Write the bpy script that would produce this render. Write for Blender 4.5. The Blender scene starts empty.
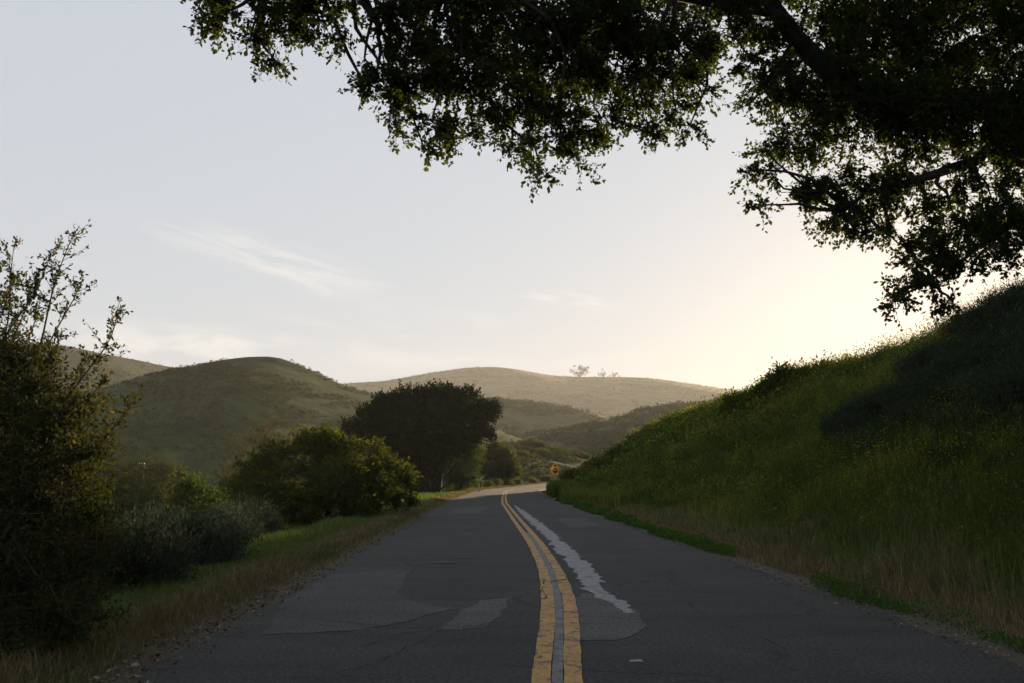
import bpy, math, random
import numpy as np
from mathutils import Vector

C = bpy.context.scene
rad = math.radians

# ------------------------------------------------------------------ camera
PITCH = math.atan(136.5 / 996.0)
EYE = 1.6
F = 996.0
cd = bpy.data.cameras.new('camera')
cam = bpy.data.objects.new('camera', cd)
C.collection.objects.link(cam)
cam.location = (0, 0, EYE)
cam.rotation_euler = (math.pi / 2 + PITCH, 0, 0)
cd.sensor_width = 36.0
cd.lens = F / 1024 * 36.0
cd.clip_start = 0.05
cd.clip_end = 6000
C.camera = cam

# ------------------------------------------------------------------ sun, sky, exposure
SUN_AZ, SUN_EL = 24.0, 7.6
SUN_DIR = Vector((math.sin(rad(SUN_AZ)) * math.cos(rad(SUN_EL)), math.cos(rad(SUN_AZ)) * math.cos(rad(SUN_EL)), math.sin(rad(SUN_EL))))
sl = bpy.data.lights.new('sun', 'SUN')
sl.energy = 4.6
sl.angle = rad(0.5)
sl.color = (1.0, 0.74, 0.44)
so = bpy.data.objects.new('sun', sl)
C.collection.objects.link(so)
so.rotation_euler = SUN_DIR.to_track_quat('Z', 'Y').to_euler()

W = bpy.data.worlds.new('World')
C.world = W
W.use_nodes = True


def build_world():
    nt = W.node_tree
    N, L = nt.nodes, nt.links
    bg = N['Background']
    bg.inputs['Strength'].default_value = 0.06
    sky = N.new('ShaderNodeTexSky')
    sky.sky_type = 'NISHITA'
    sky.sun_disc = False
    sky.sun_elevation = rad(SUN_EL)
    sky.sun_rotation = rad(SUN_AZ)
    sky.altitude = 100
    sky.air_density = 1.0
    sky.dust_density = 1.5
    sky.ozone_density = 1.0
    tc = N.new('ShaderNodeTexCoord')

    def math_(op, a, b=None, c=None, clamp=False):
        m = N.new('ShaderNodeMath')
        m.operation = op
        m.use_clamp = clamp
        for k, v in enumerate((a, b, c)):
            if v is None:
                continue
            if isinstance(v, (int, float)):
                m.inputs[k].default_value = v
            else:
                L.new(v, m.inputs[k])
        return m.outputs[0]
    sep = N.new('ShaderNodeSeparateXYZ')
    L.new(tc.outputs['Generated'], sep.inputs[0])
    X, Y, Z = sep.outputs
    az = math_('MULTIPLY', math_('ARCTAN2', X, Y), 57.2958)
    el = math_('MULTIPLY', math_('ARCSINE', Z), 57.2958)
    comb = N.new('ShaderNodeCombineXYZ')
    L.new(az, comb.inputs[0])
    L.new(el, comb.inputs[1])

    # thin high veil of moisture: the sky is a pale even grey, whiter low down
    veil = N.new('ShaderNodeMix')
    veil.data_type = 'RGBA'
    L.new(sky.outputs[0], veil.inputs[6])
    veil.inputs[7].default_value = (4.66, 5.02, 5.58, 1)
    vf = N.new('ShaderNodeMapRange')
    vf.interpolation_type = 'SMOOTHSTEP'
    vf.inputs[1].default_value = 24
    vf.inputs[2].default_value = 62
    vf.inputs[3].default_value = 0.888
    vf.inputs[4].default_value = 0.12
    L.new(el, vf.inputs[0])
    L.new(vf.outputs[0], veil.inputs[0])

    def wisp(caz, cel, raz, rel, tilt, sx, sy, seed, lo, hi):
        mp = N.new('ShaderNodeMapping')
        mp.vector_type = 'TEXTURE'
        mp.inputs['Location'].default_value = (caz, cel, 0)
        mp.inputs['Rotation'].default_value = (0, 0, rad(tilt))
        L.new(comb.outputs[0], mp.inputs[0])
        s2 = N.new('ShaderNodeSeparateXYZ')
        L.new(mp.outputs[0], s2.inputs[0])
        u = math_('DIVIDE', s2.outputs[0], raz)
        v = math_('DIVIDE', s2.outputs[1], rel)
        d2 = math_('ADD', math_('MULTIPLY', u, u), math_('MULTIPLY', v, v))
        mask = math_('SUBTRACT', 1.0, d2, clamp=True)
        sc = N.new('ShaderNodeMapping')
        sc.inputs['Scale'].default_value = (sx, sy, 1)
        sc.inputs['Location'].default_value = (seed, seed * 1.7, 0)
        L.new(mp.outputs[0], sc.inputs[0])
        nz = N.new('ShaderNodeTexNoise')
        nz.inputs['Scale'].default_value = 1.0
        nz.inputs['Detail'].default_value = 6
        nz.inputs['Distortion'].default_value = 0.8
        L.new(sc.outputs[0], nz.inputs['Vector'])
        mr = N.new('ShaderNodeMapRange')
        mr.interpolation_type = 'SMOOTHSTEP'
        mr.inputs[1].default_value = lo
        mr.inputs[2].default_value = hi
        L.new(nz.outputs[0], mr.inputs[0])
        return math_('MULTIPLY', mask, mr.outputs[0])
    w1 = wisp(-13.5, 12.0, 8.0, 1.5, -13, 0.2, 1.3, 3.1, 0.36, 0.70)
    w2 = wisp(-18.0, 7.1, 9.0, 1.5, -2, 0.25, 0.8, 7.3, 0.38, 0.7)
    w3 = wisp(4.0, 10.0, 4.0, 0.7, -6, 0.35, 1.6, 11.2, 0.42, 0.7)
    w4 = wisp(-4.0, 7.6, 14.0, 2.4, -4, 0.18, 0.7, 17.2, 0.42, 0.75)
    tot = math_('ADD', math_('ADD', math_('MULTIPLY', w1, 0.48), math_('MULTIPLY', w2, 0.55)),
                math_('ADD', math_('MULTIPLY', w3, 0.5), math_('MULTIPLY', w4, 0.35)), clamp=True)
    cl = N.new('ShaderNodeMix')
    cl.data_type = 'RGBA'
    L.new(tot, cl.inputs[0])
    L.new(veil.outputs[2], cl.inputs[6])
    cl.inputs[7].default_value = (7.6, 7.3, 6.8, 1)
    L.new(cl.outputs[2], bg.inputs['Color'])


build_world()
vs = C.view_settings
vs.view_transform = 'Standard'
vs.look = 'None'
vs.exposure = 1.15
vs.gamma = 1.0
vs.use_curve_mapping = False
C.render.engine = 'CYCLES'
cy = C.cycles
cy.max_bounces = 6
cy.diffuse_bounces = 2
cy.glossy_bounces = 2
cy.transmission_bounces = 3
cy.transparent_max_bounces = 8
cy.volume_bounces = 0
cy.caustics_reflective = False
cy.caustics_refractive = False
cy.use_denoising = True
cy.sample_clamp_indirect = 8

rng = np.random.default_rng(11)
random.seed(5)


# ------------------------------------------------------------------ helpers
def at(px, py, d):
    """world point d metres ahead of the viewpoint along the ray measured in the photograph"""
    x = (px - 512) / F
    y = (341.5 - py) / F
    fw = math.cos(PITCH) - y * math.sin(PITCH)
    up = math.sin(PITCH) + y * math.cos(PITCH)
    t = d / fw
    return np.array((x * t, d, EYE + up * t))


def norm(a):
    return a / np.maximum(np.linalg.norm(a, axis=-1, keepdims=True), 1e-9)


def mesh(name, V, loops, counts, mat, parent=None, tint=None, attrs=None, smooth=False):
    V = np.asarray(V, dtype=np.float32)
    loops = np.asarray(loops, dtype=np.int32).ravel()
    counts = np.asarray(counts, dtype=np.int32)
    me = bpy.data.meshes.new(name)
    me.vertices.add(len(V))
    me.vertices.foreach_set('co', V.ravel())
    me.loops.add(len(loops))
    me.loops.foreach_set('vertex_index', loops)
    me.polygons.add(len(counts))
    starts = np.concatenate(([0], np.cumsum(counts)[:-1])).astype(np.int32)
    me.polygons.foreach_set('loop_start', starts)
    if smooth:
        me.polygons.foreach_set('use_smooth', np.ones(len(counts), dtype=bool))
    A = dict(attrs or {})
    if tint is not None:
        A['tint'] = tint
    for k, v in A.items():
        a = me.attributes.new(k, 'FLOAT', 'POINT')
        a.data.foreach_set('value', np.asarray(v, dtype=np.float32))
    me.update(calc_edges=True)
    me.validate()
    if mat:
        me.materials.append(mat)
    o = bpy.data.objects.new(name, me)
    C.collection.objects.link(o)
    if parent:
        o.parent = parent
    return o


def tag(o, label=None, cat=None, group=None, kind=None):
    if label:
        o['label'] = label
    if cat:
        o['category'] = cat
    if group:
        o['group'] = group
    if kind:
        o['kind'] = kind
    return o


def thing(name, label, cat, loc=(0, 0, 0), rz=0.0, group=None):
    o = bpy.data.objects.new(name, None)
    C.collection.objects.link(o)
    o.empty_display_size = 0.3
    o.location = loc
    o.rotation_euler = (0, 0, rz)
    return tag(o, label, cat, group)


def copy_tree(o, parent=None):
    c = o.copy()
    C.collection.objects.link(c)
    if parent:
        c.parent = parent
    for ch in list(o.children):
        copy_tree(ch, c)
    return c


class Geo:
    """collects polygons; built into ONE mesh"""

    def __init__(s):
        s.V, s.L, s.Cn, s.T, s.n = [], [], [], [], 0

    def add(s, V, loops, counts, tint):
        V = np.asarray(V, dtype=np.float64).reshape(-1, 3)
        s.V.append(V)
        s.L.append(np.asarray(loops, dtype=np.int64).ravel() + s.n)
        s.Cn.append(np.asarray(counts, dtype=np.int64))
        s.T.append(np.broadcast_to(np.asarray(tint, dtype=np.float64), (len(V),)))
        s.n += len(V)

    def build(s, name, mat, parent=None, smooth=False, origin=None):
        V = np.concatenate(s.V)
        if origin is not None:
            V = V - np.asarray(origin)
        return mesh(name, V, np.concatenate(s.L), np.concatenate(s.Cn), mat, parent, np.concatenate(s.T), smooth=smooth)


def add_leaves(G, pos, axis, length, width, tint, fold=0.25):
    n = len(pos)
    if n == 0:
        return
    axis = norm(axis)
    r = rng.normal(size=(n, 3))
    b = norm(np.cross(axis, r))
    nn = np.cross(axis, b)
    l = np.broadcast_to(length, (n,))[:, None]
    w = np.broadcast_to(width, (n,))[:, None] * 0.5
    V = np.empty((n, 4, 3))
    V[:, 0] = pos
    V[:, 1] = pos + axis * l * 0.5 + b * w + nn * w * fold
    V[:, 2] = pos + axis * l
    V[:, 3] = pos + axis * l * 0.5 - b * w + nn * w * fold
    base = (np.arange(n) * 4)[:, None]
    # two triangles folded along the midrib
    loops = np.concatenate((base + [0, 1, 2], base + [0, 2, 3]), axis=1)
    G.add(V.reshape(-1, 3), loops.ravel(), np.full(n * 2, 3), np.repeat(np.broadcast_to(tint, (n,)), 4))


def add_rods(G, a, b, ra, rb, tint=0.5):
    """many straight three-sided twigs"""
    n = len(a)
    if n == 0:
        return
    d = norm(b - a)
    h = np.where(np.abs(d[:, 2:3]) > 0.9, np.array([[1.0, 0, 0]]), np.array([[0, 0, 1.0]]))
    u = norm(np.cross(d, h))
    v = np.cross(d, u)
    V = np.empty((n, 6, 3))
    for k in range(3):
        c, s_ = math.cos(k * 2.0944), math.sin(k * 2.0944)
        o = u * c + v * s_
        V[:, k] = a + o * np.broadcast_to(ra, (n,))[:, None]
        V[:, 3 + k] = b + o * np.broadcast_to(rb, (n,))[:, None]
    base = (np.arange(n) * 6)[:, None]
    loops = np.concatenate([base + [0, 1, 4, 3], base + [1, 2, 5, 4], base + [2, 0, 3, 5]], axis=1)
    G.add(V.reshape(-1, 3), loops.ravel(), np.full(n * 3, 4), np.broadcast_to(tint, (n * 6,)) if np.ndim(tint) == 0 else np.repeat(tint, 6))


def add_tube(G, pts, radii, sides=7, tint=0.5):
    pts = np.asarray(pts, float)
    n = len(pts)
    radii = np.broadcast_to(radii, (n,))
    t = np.gradient(pts, axis=0)
    t = norm(t)
    h = np.array([1.0, 0, 0]) if abs(t[0][0]) < 0.8 else np.array([0, 1.0, 0])
    V = []
    for i in range(n):
        u = np.cross(t[i], h)
        u /= np.linalg.norm(u)
        v = np.cross(t[i], u)
        for k in range(sides):
            a = 2 * math.pi * k / sides
            V.append(pts[i] + (u * math.cos(a) + v * math.sin(a)) * radii[i])
    loops, cn = [], []
    for i in range(n - 1):
        for k in range(sides):
            k2 = (k + 1) % sides
            loops += [i * sides + k, i * sides + k2, (i + 1) * sides + k2, (i + 1) * sides + k]
            cn.append(4)
    loops += list(range(sides))[::-1]
    cn.append(sides)
    loops += [(n - 1) * sides + k for k in range(sides)]
    cn.append(sides)
    G.add(np.array(V), loops, cn, tint)


def wander(a, b, n, amp, sag=0.0):
    """a crooked path from a to b"""
    a, b = np.asarray(a, float), np.asarray(b, float)
    t = np.linspace(0, 1, n)[:, None]
    P = a + (b - a) * t
    L = np.linalg.norm(b - a)
    ph = rng.uniform(0, 6.28, (3, 3))
    for k in range(3):
        P += np.sin(t * math.pi * (k + 1) + 0) * np.sin(ph[k])[None] * amp * L / (k + 1)
    P[:, 2] += np.sin(t[:, 0] * math.pi) * sag * L
    return P


def sm(x, a, b):
    t = np.clip((np.asarray(x, float) - a) / (b - a), 0, 1)
    return t * t * (3 - 2 * t)


# value noise for heights and vegetation patches
_tab = np.random.default_rng(3).uniform(-1, 1, (256, 256))


def vnoise(x, y):
    x, y = np.asarray(x, float), np.asarray(y, float)
    xi, yi = np.floor(x).astype(int), np.floor(y).astype(int)
    fx, fy = x - xi, y - yi
    fx, fy = fx * fx * (3 - 2 * fx), fy * fy * (3 - 2 * fy)
    g = lambda i, j: _tab[i % 256, j % 256]
    return (g(xi, yi) * (1 - fx) + g(xi + 1, yi) * fx) * (1 - fy) + (g(xi, yi + 1) * (1 - fx) + g(xi + 1, yi + 1) * fx) * fy


def fbm(x, y, o=4):
    r, a, s = 0, 1.0, 1.0
    for k in range(o):
        r = r + a * vnoise(x * s + 17.3 * k, y * s - 9.1 * k)
        a *= 0.5
        s *= 2.03
    return r


# ------------------------------------------------------------------ materials
def new_mat(name):
    m = bpy.data.materials.new(name)
    m.use_nodes = True
    nt = m.node_tree
    return m, nt.nodes, nt.links, nt.nodes['Principled BSDF'], nt.nodes['Material Output']


def ramp(N, stops):
    r = N.new('ShaderNodeValToRGB')
    e = r.color_ramp.elements
    while len(e) < len(stops):
        e.new(0.5)
    for k, (p, c) in enumerate(stops):
        e[k].position = p
        e[k].color = (*c, 1)
    return r


def leaf_mat(name, stops, trans=0.35, tcol=None, rough=0.75, spec=0.08):
    m, N, L, P, O = new_mat(name)
    at_ = N.new('ShaderNodeAttribute')
    at_.attribute_name = 'tint'
    r = ramp(N, stops)
    L.new(at_.outputs['Fac'], r.inputs[0])
    L.new(r.outputs[0], P.inputs['Base Color'])
    P.inputs['Roughness'].default_value = rough
    P.inputs['Specular IOR Level'].default_value = spec
    if trans > 0:
        tr = N.new('ShaderNodeBsdfTranslucent')
        mx = N.new('ShaderNodeMix')
        mx.data_type = 'RGBA'
        mx.blend_type = 'MULTIPLY'
        mx.inputs[0].default_value = 1.0
        L.new(r.outputs[0], mx.inputs[6])
        mx.inputs[7].default_value = (*(tcol or (1.6, 1.5, 0.7)), 1)
        L.new(mx.outputs[2], tr.inputs[0])
        ms = N.new('ShaderNodeMixShader')
        ms.inputs[0].default_value = trans
        L.new(P.outputs[0], ms.inputs[1])
        L.new(tr.outputs[0], ms.inputs[2])
        L.new(ms.outputs[0], O.inputs[0])
    return m


def noise(N, L, vec, scale, detail=4, rough=0.55, dist=0.0):
    n = N.new('ShaderNodeTexNoise')
    n.inputs['Scale'].default_value = scale
    n.inputs['Detail'].default_value = detail
    n.inputs['Roughness'].default_value = rough
    n.inputs['Distortion'].default_value = dist
    if vec is not None:
        L.new(vec, n.inputs['Vector'])
    return n


def bark_mat(name, c1, c2, scale=14):
    m, N, L, P, O = new_mat(name)
    tc = N.new('ShaderNodeTexCoord')
    n = noise(N, L, tc.outputs['Object'], scale, 6, 0.7, 0.6)
    r = ramp(N, [(0.3, c1), (0.7, c2)])
    L.new(n.outputs[0], r.inputs[0])
    L.new(r.outputs[0], P.inputs['Base Color'])
    b = N.new('ShaderNodeBump')
    b.inputs['Strength'].default_value = 0.6
    b.inputs['Distance'].default_value = 0.02
    L.new(n.outputs[0], b.inputs['Height'])
    L.new(b.outputs[0], P.inputs['Normal'])
    P.inputs['Roughness'].default_value = 0.9
    return m


M = {}
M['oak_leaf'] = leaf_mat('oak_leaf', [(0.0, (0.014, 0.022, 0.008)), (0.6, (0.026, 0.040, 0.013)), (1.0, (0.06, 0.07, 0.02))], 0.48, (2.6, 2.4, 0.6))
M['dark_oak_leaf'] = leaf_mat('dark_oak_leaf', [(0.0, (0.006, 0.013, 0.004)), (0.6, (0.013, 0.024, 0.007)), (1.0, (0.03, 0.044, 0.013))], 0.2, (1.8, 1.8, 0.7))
M['bank_sage'] = leaf_mat('bank_sage', [(0.0, (0.016, 0.028, 0.015)), (0.6, (0.032, 0.05, 0.028)), (1.0, (0.065, 0.09, 0.052))], 0.25, (1.3, 1.4, 0.9))
M['bark'] = bark_mat('bark', (0.010, 0.009, 0.007), (0.03, 0.026, 0.022))
M['twig'] = bark_mat('twig', (0.05, 0.036, 0.025), (0.12, 0.09, 0.065), 30)
M['willow_leaf'] = leaf_mat('willow_leaf', [(0.0, (0.018, 0.026, 0.010)), (0.55, (0.038, 0.048, 0.016)), (0.85, (0.07, 0.078, 0.024)), (1.0, (0.17, 0.11, 0.035))], 0.42, (1.9, 1.8, 0.6))  # orange end stop paints low sunlight onto the leaf tips
M['bush_leaf'] = leaf_mat('bush_leaf', [(0.0, (0.02, 0.028, 0.009)), (0.6, (0.045, 0.055, 0.015)), (1.0, (0.085, 0.098, 0.022))], 0.5, (2.2, 2.2, 0.5))
M['pale_leaf'] = leaf_mat('pale_leaf', [(0.0, (0.05, 0.06, 0.03)), (1.0, (0.13, 0.125, 0.06))], 0.35)
M['sage_leaf'] = leaf_mat('sage_leaf', [(0.0, (0.020, 0.034, 0.020)), (0.6, (0.038, 0.058, 0.036)), (1.0, (0.07, 0.098, 0.064))], 0.2, (1.2, 1.3, 1.0))
M['coyote_leaf'] = leaf_mat('coyote_leaf', [(0.0, (0.035, 0.044, 0.018)), (0.6, (0.075, 0.085, 0.035)), (1.0, (0.14, 0.135, 0.055))], 0.3)
M['elder_leaf'] = leaf_mat('elder_leaf', [(0.0, (0.03, 0.055, 0.016)), (1.0, (0.085, 0.125, 0.035))], 0.4)
M['grass_green'] = leaf_mat('grass_green', [(0.0, (0.042, 0.068, 0.024)), (0.55, (0.09, 0.122, 0.043)), (0.85, (0.16, 0.175, 0.08)), (1.0, (0.24, 0.21, 0.12))], 0.4, (1.5, 1.6, 0.6))
M['grass_bank'] = leaf_mat('grass_bank', [(0.0, (0.022, 0.037, 0.018)), (0.5, (0.054, 0.077, 0.025)), (0.92, (0.14, 0.15, 0.034)), (1.0, (0.22, 0.20, 0.09))], 0.5, (2.0, 2.0, 0.5))
M['grass_dry'] = leaf_mat('grass_dry', [(0.0, (0.10, 0.082, 0.040)), (0.6, (0.21, 0.172, 0.088)), (1.0, (0.40, 0.335, 0.20))], 0.3, (1.3, 1.2, 0.9))
M['weed'] = leaf_mat('weed', [(0.0, (0.028, 0.06, 0.014)), (1.0, (0.07, 0.13, 0.028))], 0.35, (1.5, 1.8, 0.5))
M['mustard'] = leaf_mat('mustard', [(0.0, (0.50, 0.40, 0.02)), (1.0, (0.75, 0.64, 0.04))], 0.4, (1.1, 1.1, 0.6))
M['hill_brush'] = leaf_mat('hill_brush', [(0.0, (0.03, 0.042, 0.018)), (0.6, (0.06, 0.07, 0.03)), (1.0, (0.10, 0.105, 0.05))], 0.2)


def soil_mat():
    m, N, L, P, O = new_mat('soil')
    g = N.new('ShaderNodeNewGeometry')
    z = N.new('ShaderNodeAttribute')
    z.attribute_name = 'dry'
    n1 = noise(N, L, g.outputs['Position'], 0.7, 6, 0.6)
    n2 = noise(N, L, g.outputs['Position'], 9.0, 5, 0.65)
    green = ramp(N, [(0.3, (0.03, 0.042, 0.016)), (0.7, (0.07, 0.08, 0.032))])
    L.new(n1.outputs[0], green.inputs[0])
    dirt = ramp(N, [(0.25, (0.035, 0.028, 0.018)), (0.55, (0.07, 0.053, 0.034)), (0.8, (0.12, 0.095, 0.062))])
    L.new(n2.outputs[0], dirt.inputs[0])
    mx = N.new('ShaderNodeMix')
    mx.data_type = 'RGBA'
    L.new(z.outputs['Fac'], mx.inputs[0])
    L.new(green.outputs[0], mx.inputs[6])
    L.new(dirt.outputs[0], mx.inputs[7])
    L.new(mx.outputs[2], P.inputs['Base Color'])
    P.inputs['Roughness'].default_value = 0.95
    b = N.new('ShaderNodeBump')
    b.inputs['Distance'].default_value = 0.03
    b.inputs['Strength'].default_value = 0.8
    L.new(n2.outputs[0], b.inputs['Height'])
    L.new(b.outputs[0], P.inputs['Normal'])
    return m


def hill_mat(name, c_grass, c_brush, scale, bumpd):
    m, N, L, P, O = new_mat(name)
    g = N.new('ShaderNodeNewGeometry')
    n1 = noise(N, L, g.outputs['Position'], scale, 8, 0.68, 0.4)
    n2 = noise(N, L, g.outputs['Position'], scale * 0.16, 4, 0.6, 0.8)
    ad = N.new('ShaderNodeMath')
    ad.operation = 'MULTIPLY_ADD'
    L.new(n2.outputs[0], ad.inputs[0])
    ad.inputs[1].default_value = 0.7
    L.new(n1.outputs[0], ad.inputs[2])
    r = ramp(N, [(0.62, c_brush), (0.82, tuple((a + b) / 2 for a, b in zip(c_grass, c_brush))), (1.0, c_grass)])
    L.new(ad.outputs[0], r.inputs[0])
    L.new(r.outputs[0], P.inputs['Base Color'])
    P.inputs['Roughness'].default_value = 1.0
    P.inputs['Specular IOR Level'].default_value = 0.05
    b = N.new('ShaderNodeBump')
    b.inputs['Distance'].default_value = bumpd
    b.inputs['Strength'].default_value = 0.9
    L.new(n1.outputs[0], b.inputs['Height'])
    L.new(b.outputs[0], P.inputs['Normal'])
    return m


def asphalt_mat(name, base, speck, cracks=True, rough=0.82):
    m, N, L, P, O = new_mat(name)
    g = N.new('ShaderNodeNewGeometry')
    pos = g.outputs['Position']
    fine = noise(N, L, pos, 26, 6, 0.75)
    stone = N.new('ShaderNodeTexVoronoi')
    stone.inputs['Scale'].default_value = 95
    L.new(pos, stone.inputs['Vector'])
    big = noise(N, L, pos, 0.55, 5, 0.6, 0.5)
    mp = N.new('ShaderNodeMapping')
    mp.inputs['Scale'].default_value = (0.22, 1.6, 1)
    L.new(pos, mp.inputs[0])
    band = noise(N, L, mp.outputs[0], 1.0, 6, 0.65, 0.6)
    # base colour: grains over wear bands
    r1 = ramp(N, [(0.36, tuple(b * 0.62 for b in base)), (0.5, base), (0.64, tuple(b * 1.5 for b in base))])
    mixf = N.new('ShaderNodeMath')
    mixf.operation = 'ADD'
    L.new(band.outputs[0], mixf.inputs[0])
    L.new(big.outputs[0], mixf.inputs[1])
    half = N.new('ShaderNodeMath')
    half.operation = 'MULTIPLY'
    half.inputs[1].default_value = 0.5
    L.new(mixf.outputs[0], half.inputs[0])
    L.new(half.outputs[0], r1.inputs[0])
    r2 = ramp(N, [(0.41, (0.3, 0.3, 0.3)), (0.51, (1, 1, 1)), (0.64, (speck, speck, speck))])
    L.new(fine.outputs[0], r2.inputs[0])
    mul = N.new('ShaderNodeMix')
    mul.data_type = 'RGBA'
    mul.blend_type = 'MULTIPLY'
    mul.inputs[0].default_value = 1.0
    L.new(r1.outputs[0], mul.inputs[6])
    L.new(r2.outputs[0], mul.inputs[7])
    st = ramp(N, [(0.0, (1.7, 1.66, 1.6)), (0.12, (1, 1, 1)), (1.0, (0.9, 0.9, 0.9))])
    L.new(stone.outputs['Distance'], st.inputs[0])
    mul2 = N.new('ShaderNodeMix')
    mul2.data_type = 'RGBA'
    mul2.blend_type = 'MULTIPLY'
    mul2.inputs[0].default_value = 0.7
    L.new(mul.outputs[2], mul2.inputs[6])
    L.new(st.outputs[0], mul2.inputs[7])
    col = mul2.outputs[2]
    hgt = fine.outputs[0]
    if cracks:
        dn = noise(N, L, pos, 1.3, 5, 0.7)
        va = N.new('ShaderNodeVectorMath')
        va.operation = 'MULTIPLY_ADD'
        L.new(dn.outputs['Color'], va.inputs[0])
        va.inputs[1].default_value = (0.9, 0.9, 0)
        L.new(pos, va.inputs[2])
        mp2 = N.new('ShaderNodeMapping')
        mp2.inputs['Scale'].default_value = (0.3, 0.42, 1)
        L.new(va.outputs[0], mp2.inputs[0])
        vo = N.new('ShaderNodeTexVoronoi')
        vo.feature = 'DISTANCE_TO_EDGE'
        vo.inputs['Scale'].default_value = 1.0
        L.new(mp2.outputs[0], vo.inputs['Vector'])
        cm = N.new('ShaderNodeMapRange')
        cm.inputs[1].default_value = 0.005
        cm.inputs[2].default_value = 0.014
        cm.inputs[3].default_value = 1.0
        cm.inputs[4].default_value = 0.0
        L.new(vo.outputs['Distance'], cm.inputs[0])
        gate = noise(N, L, pos, 0.35, 3, 0.6)
        gm = N.new('ShaderNodeMapRange')
        gm.inputs[1].default_value = 0.40
        gm.inputs[2].default_value = 0.52
        L.new(gate.outputs[0], gm.inputs[0])
        cf = N.new('ShaderNodeMath')
        cf.operation = 'MULTIPLY'
        L.new(cm.outputs[0], cf.inputs[0])
        L.new(gm.outputs[0], cf.inputs[1])
        cmix = N.new('ShaderNodeMix')
        cmix.data_type = 'RGBA'
        L.new(cf.outputs[0], cmix.inputs[0])
        L.new(col, cmix.inputs[6])
        cmix.inputs[7].default_value = (0.012, 0.012, 0.012, 1)
        col = cmix.outputs[2]
        sub = N.new('ShaderNodeMath')
        sub.operation = 'SUBTRACT'
        L.new(fine.outputs[0], sub.inputs[0])
        L.new(cf.outputs[0], sub.inputs[1])
        hgt = sub.outputs[0]
    L.new(col, P.inputs['Base Color'])
    P.inputs['Roughness'].default_value = rough
    P.inputs['Specular IOR Level'].default_value = 0.2
    b = N.new('ShaderNodeBump')
    b.inputs['Distance'].default_value = 0.006
    b.inputs['Strength'].default_value = 0.7
    L.new(hgt, b.inputs['Height'])
    L.new(b.outputs[0], P.inputs['Normal'])
    return m


def worn_paint_mat(name, col, under, lo, hi, scale=9.0, rough=0.7):
    """paint that has chipped and cracked down to the asphalt"""
    m, N, L, P, O = new_mat(name)
    g = N.new('ShaderNodeNewGeometry')
    pos = g.outputs['Position']
    mp = N.new('ShaderNodeMapping')
    mp.inputs['Scale'].default_value = (1.0, 0.55, 1)
    L.new(pos, mp.inputs[0])
    n = noise(N, L, mp.outputs[0], scale, 7, 0.72, 0.3)
    mr = N.new('ShaderNodeMapRange')
    mr.inputs[1].default_value = lo
    mr.inputs[2].default_value = hi
    L.new(n.outputs[0], mr.inputs[0])
    n2 = noise(N, L, pos, 2.2, 5, 0.7)
    n3 = noise(N, L, pos, 26, 5, 0.75)
    r = ramp(N, [(0.3, tuple(c * 0.62 for c in col)), (0.7, tuple(min(1, c * 1.12) for c in col))])
    L.new(n2.outputs[0], r.inputs[0])
    r3 = ramp(N, [(0.38, (0.55, 0.55, 0.55)), (0.55, (1.0, 1.0, 1.0)), (0.7, (1.25, 1.25, 1.25))])
    L.new(n3.outputs[0], r3.inputs[0])
    mu = N.new('ShaderNodeMix')
    mu.data_type = 'RGBA'
    mu.blend_type = 'MULTIPLY'
    mu.inputs[0].default_value = 1
    L.new(r.outputs[0], mu.inputs[6])
    L.new(r3.outputs[0], mu.inputs[7])
    mx = N.new('ShaderNodeMix')
    mx.data_type = 'RGBA'
    L.new(mr.outputs[0], mx.inputs[0])
    mx.inputs[6].default_value = (*under, 1)
    L.new(mu.outputs[2], mx.inputs[7])
    L.new(mx.outputs[2], P.inputs['Base Color'])
    P.inputs['Roughness'].default_value = rough
    b = N.new('ShaderNodeBump')
    b.inputs['Distance'].default_value = 0.004
    b.inputs['Strength'].default_value = 0.6
    L.new(n3.outputs[0], b.inputs['Height'])
    L.new(b.outputs[0], P.inputs['Normal'])
    return m


def plain_mat(name, col, rough=0.6, metal=0.0, scale=20, var=0.15):
    m, N, L, P, O = new_mat(name)
    tc = N.new('ShaderNodeTexCoord')
    n = noise(N, L, tc.outputs['Object'], scale, 5, 0.65)
    r = ramp(N, [(0.3, tuple(c * (1 - var) for c in col)), (0.7, tuple(min(1, c * (1 + var)) for c in col))])
    L.new(n.outputs[0], r.inputs[0])
    L.new(r.outputs[0], P.inputs['Base Color'])
    P.inputs['Roughness'].default_value = rough
    P.inputs['Metallic'].default_value = metal
    return m


M['soil'] = soil_mat()
M['asphalt'] = asphalt_mat('asphalt', (0.0235, 0.0248, 0.0232), 2.9)
M['patch'] = asphalt_mat('patch', (0.055, 0.057, 0.0545), 2.2, True, 0.75)
M['patch_faint'] = asphalt_mat('patch_faint', (0.039, 0.041, 0.0388), 2.4, True, 0.78)
M['pale_spill'] = worn_paint_mat('pale_spill', (0.27, 0.275, 0.28), (0.09, 0.09, 0.09), 0.36, 0.50, 6.0)
M['yellow'] = worn_paint_mat('yellow', (0.58, 0.285, 0.045), (0.08, 0.06, 0.04), 0.41, 0.485, 6.0)
M['gap_grey'] = worn_paint_mat('gap_grey', (0.15, 0.155, 0.165), (0.04, 0.04, 0.04), 0.40, 0.50, 4.0)
M['tar'] = plain_mat('tar', (0.010, 0.010, 0.010), 1.0)
M['tar'].node_tree.nodes['Principled BSDF'].inputs['Specular IOR Level'].default_value = 0.0

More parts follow.
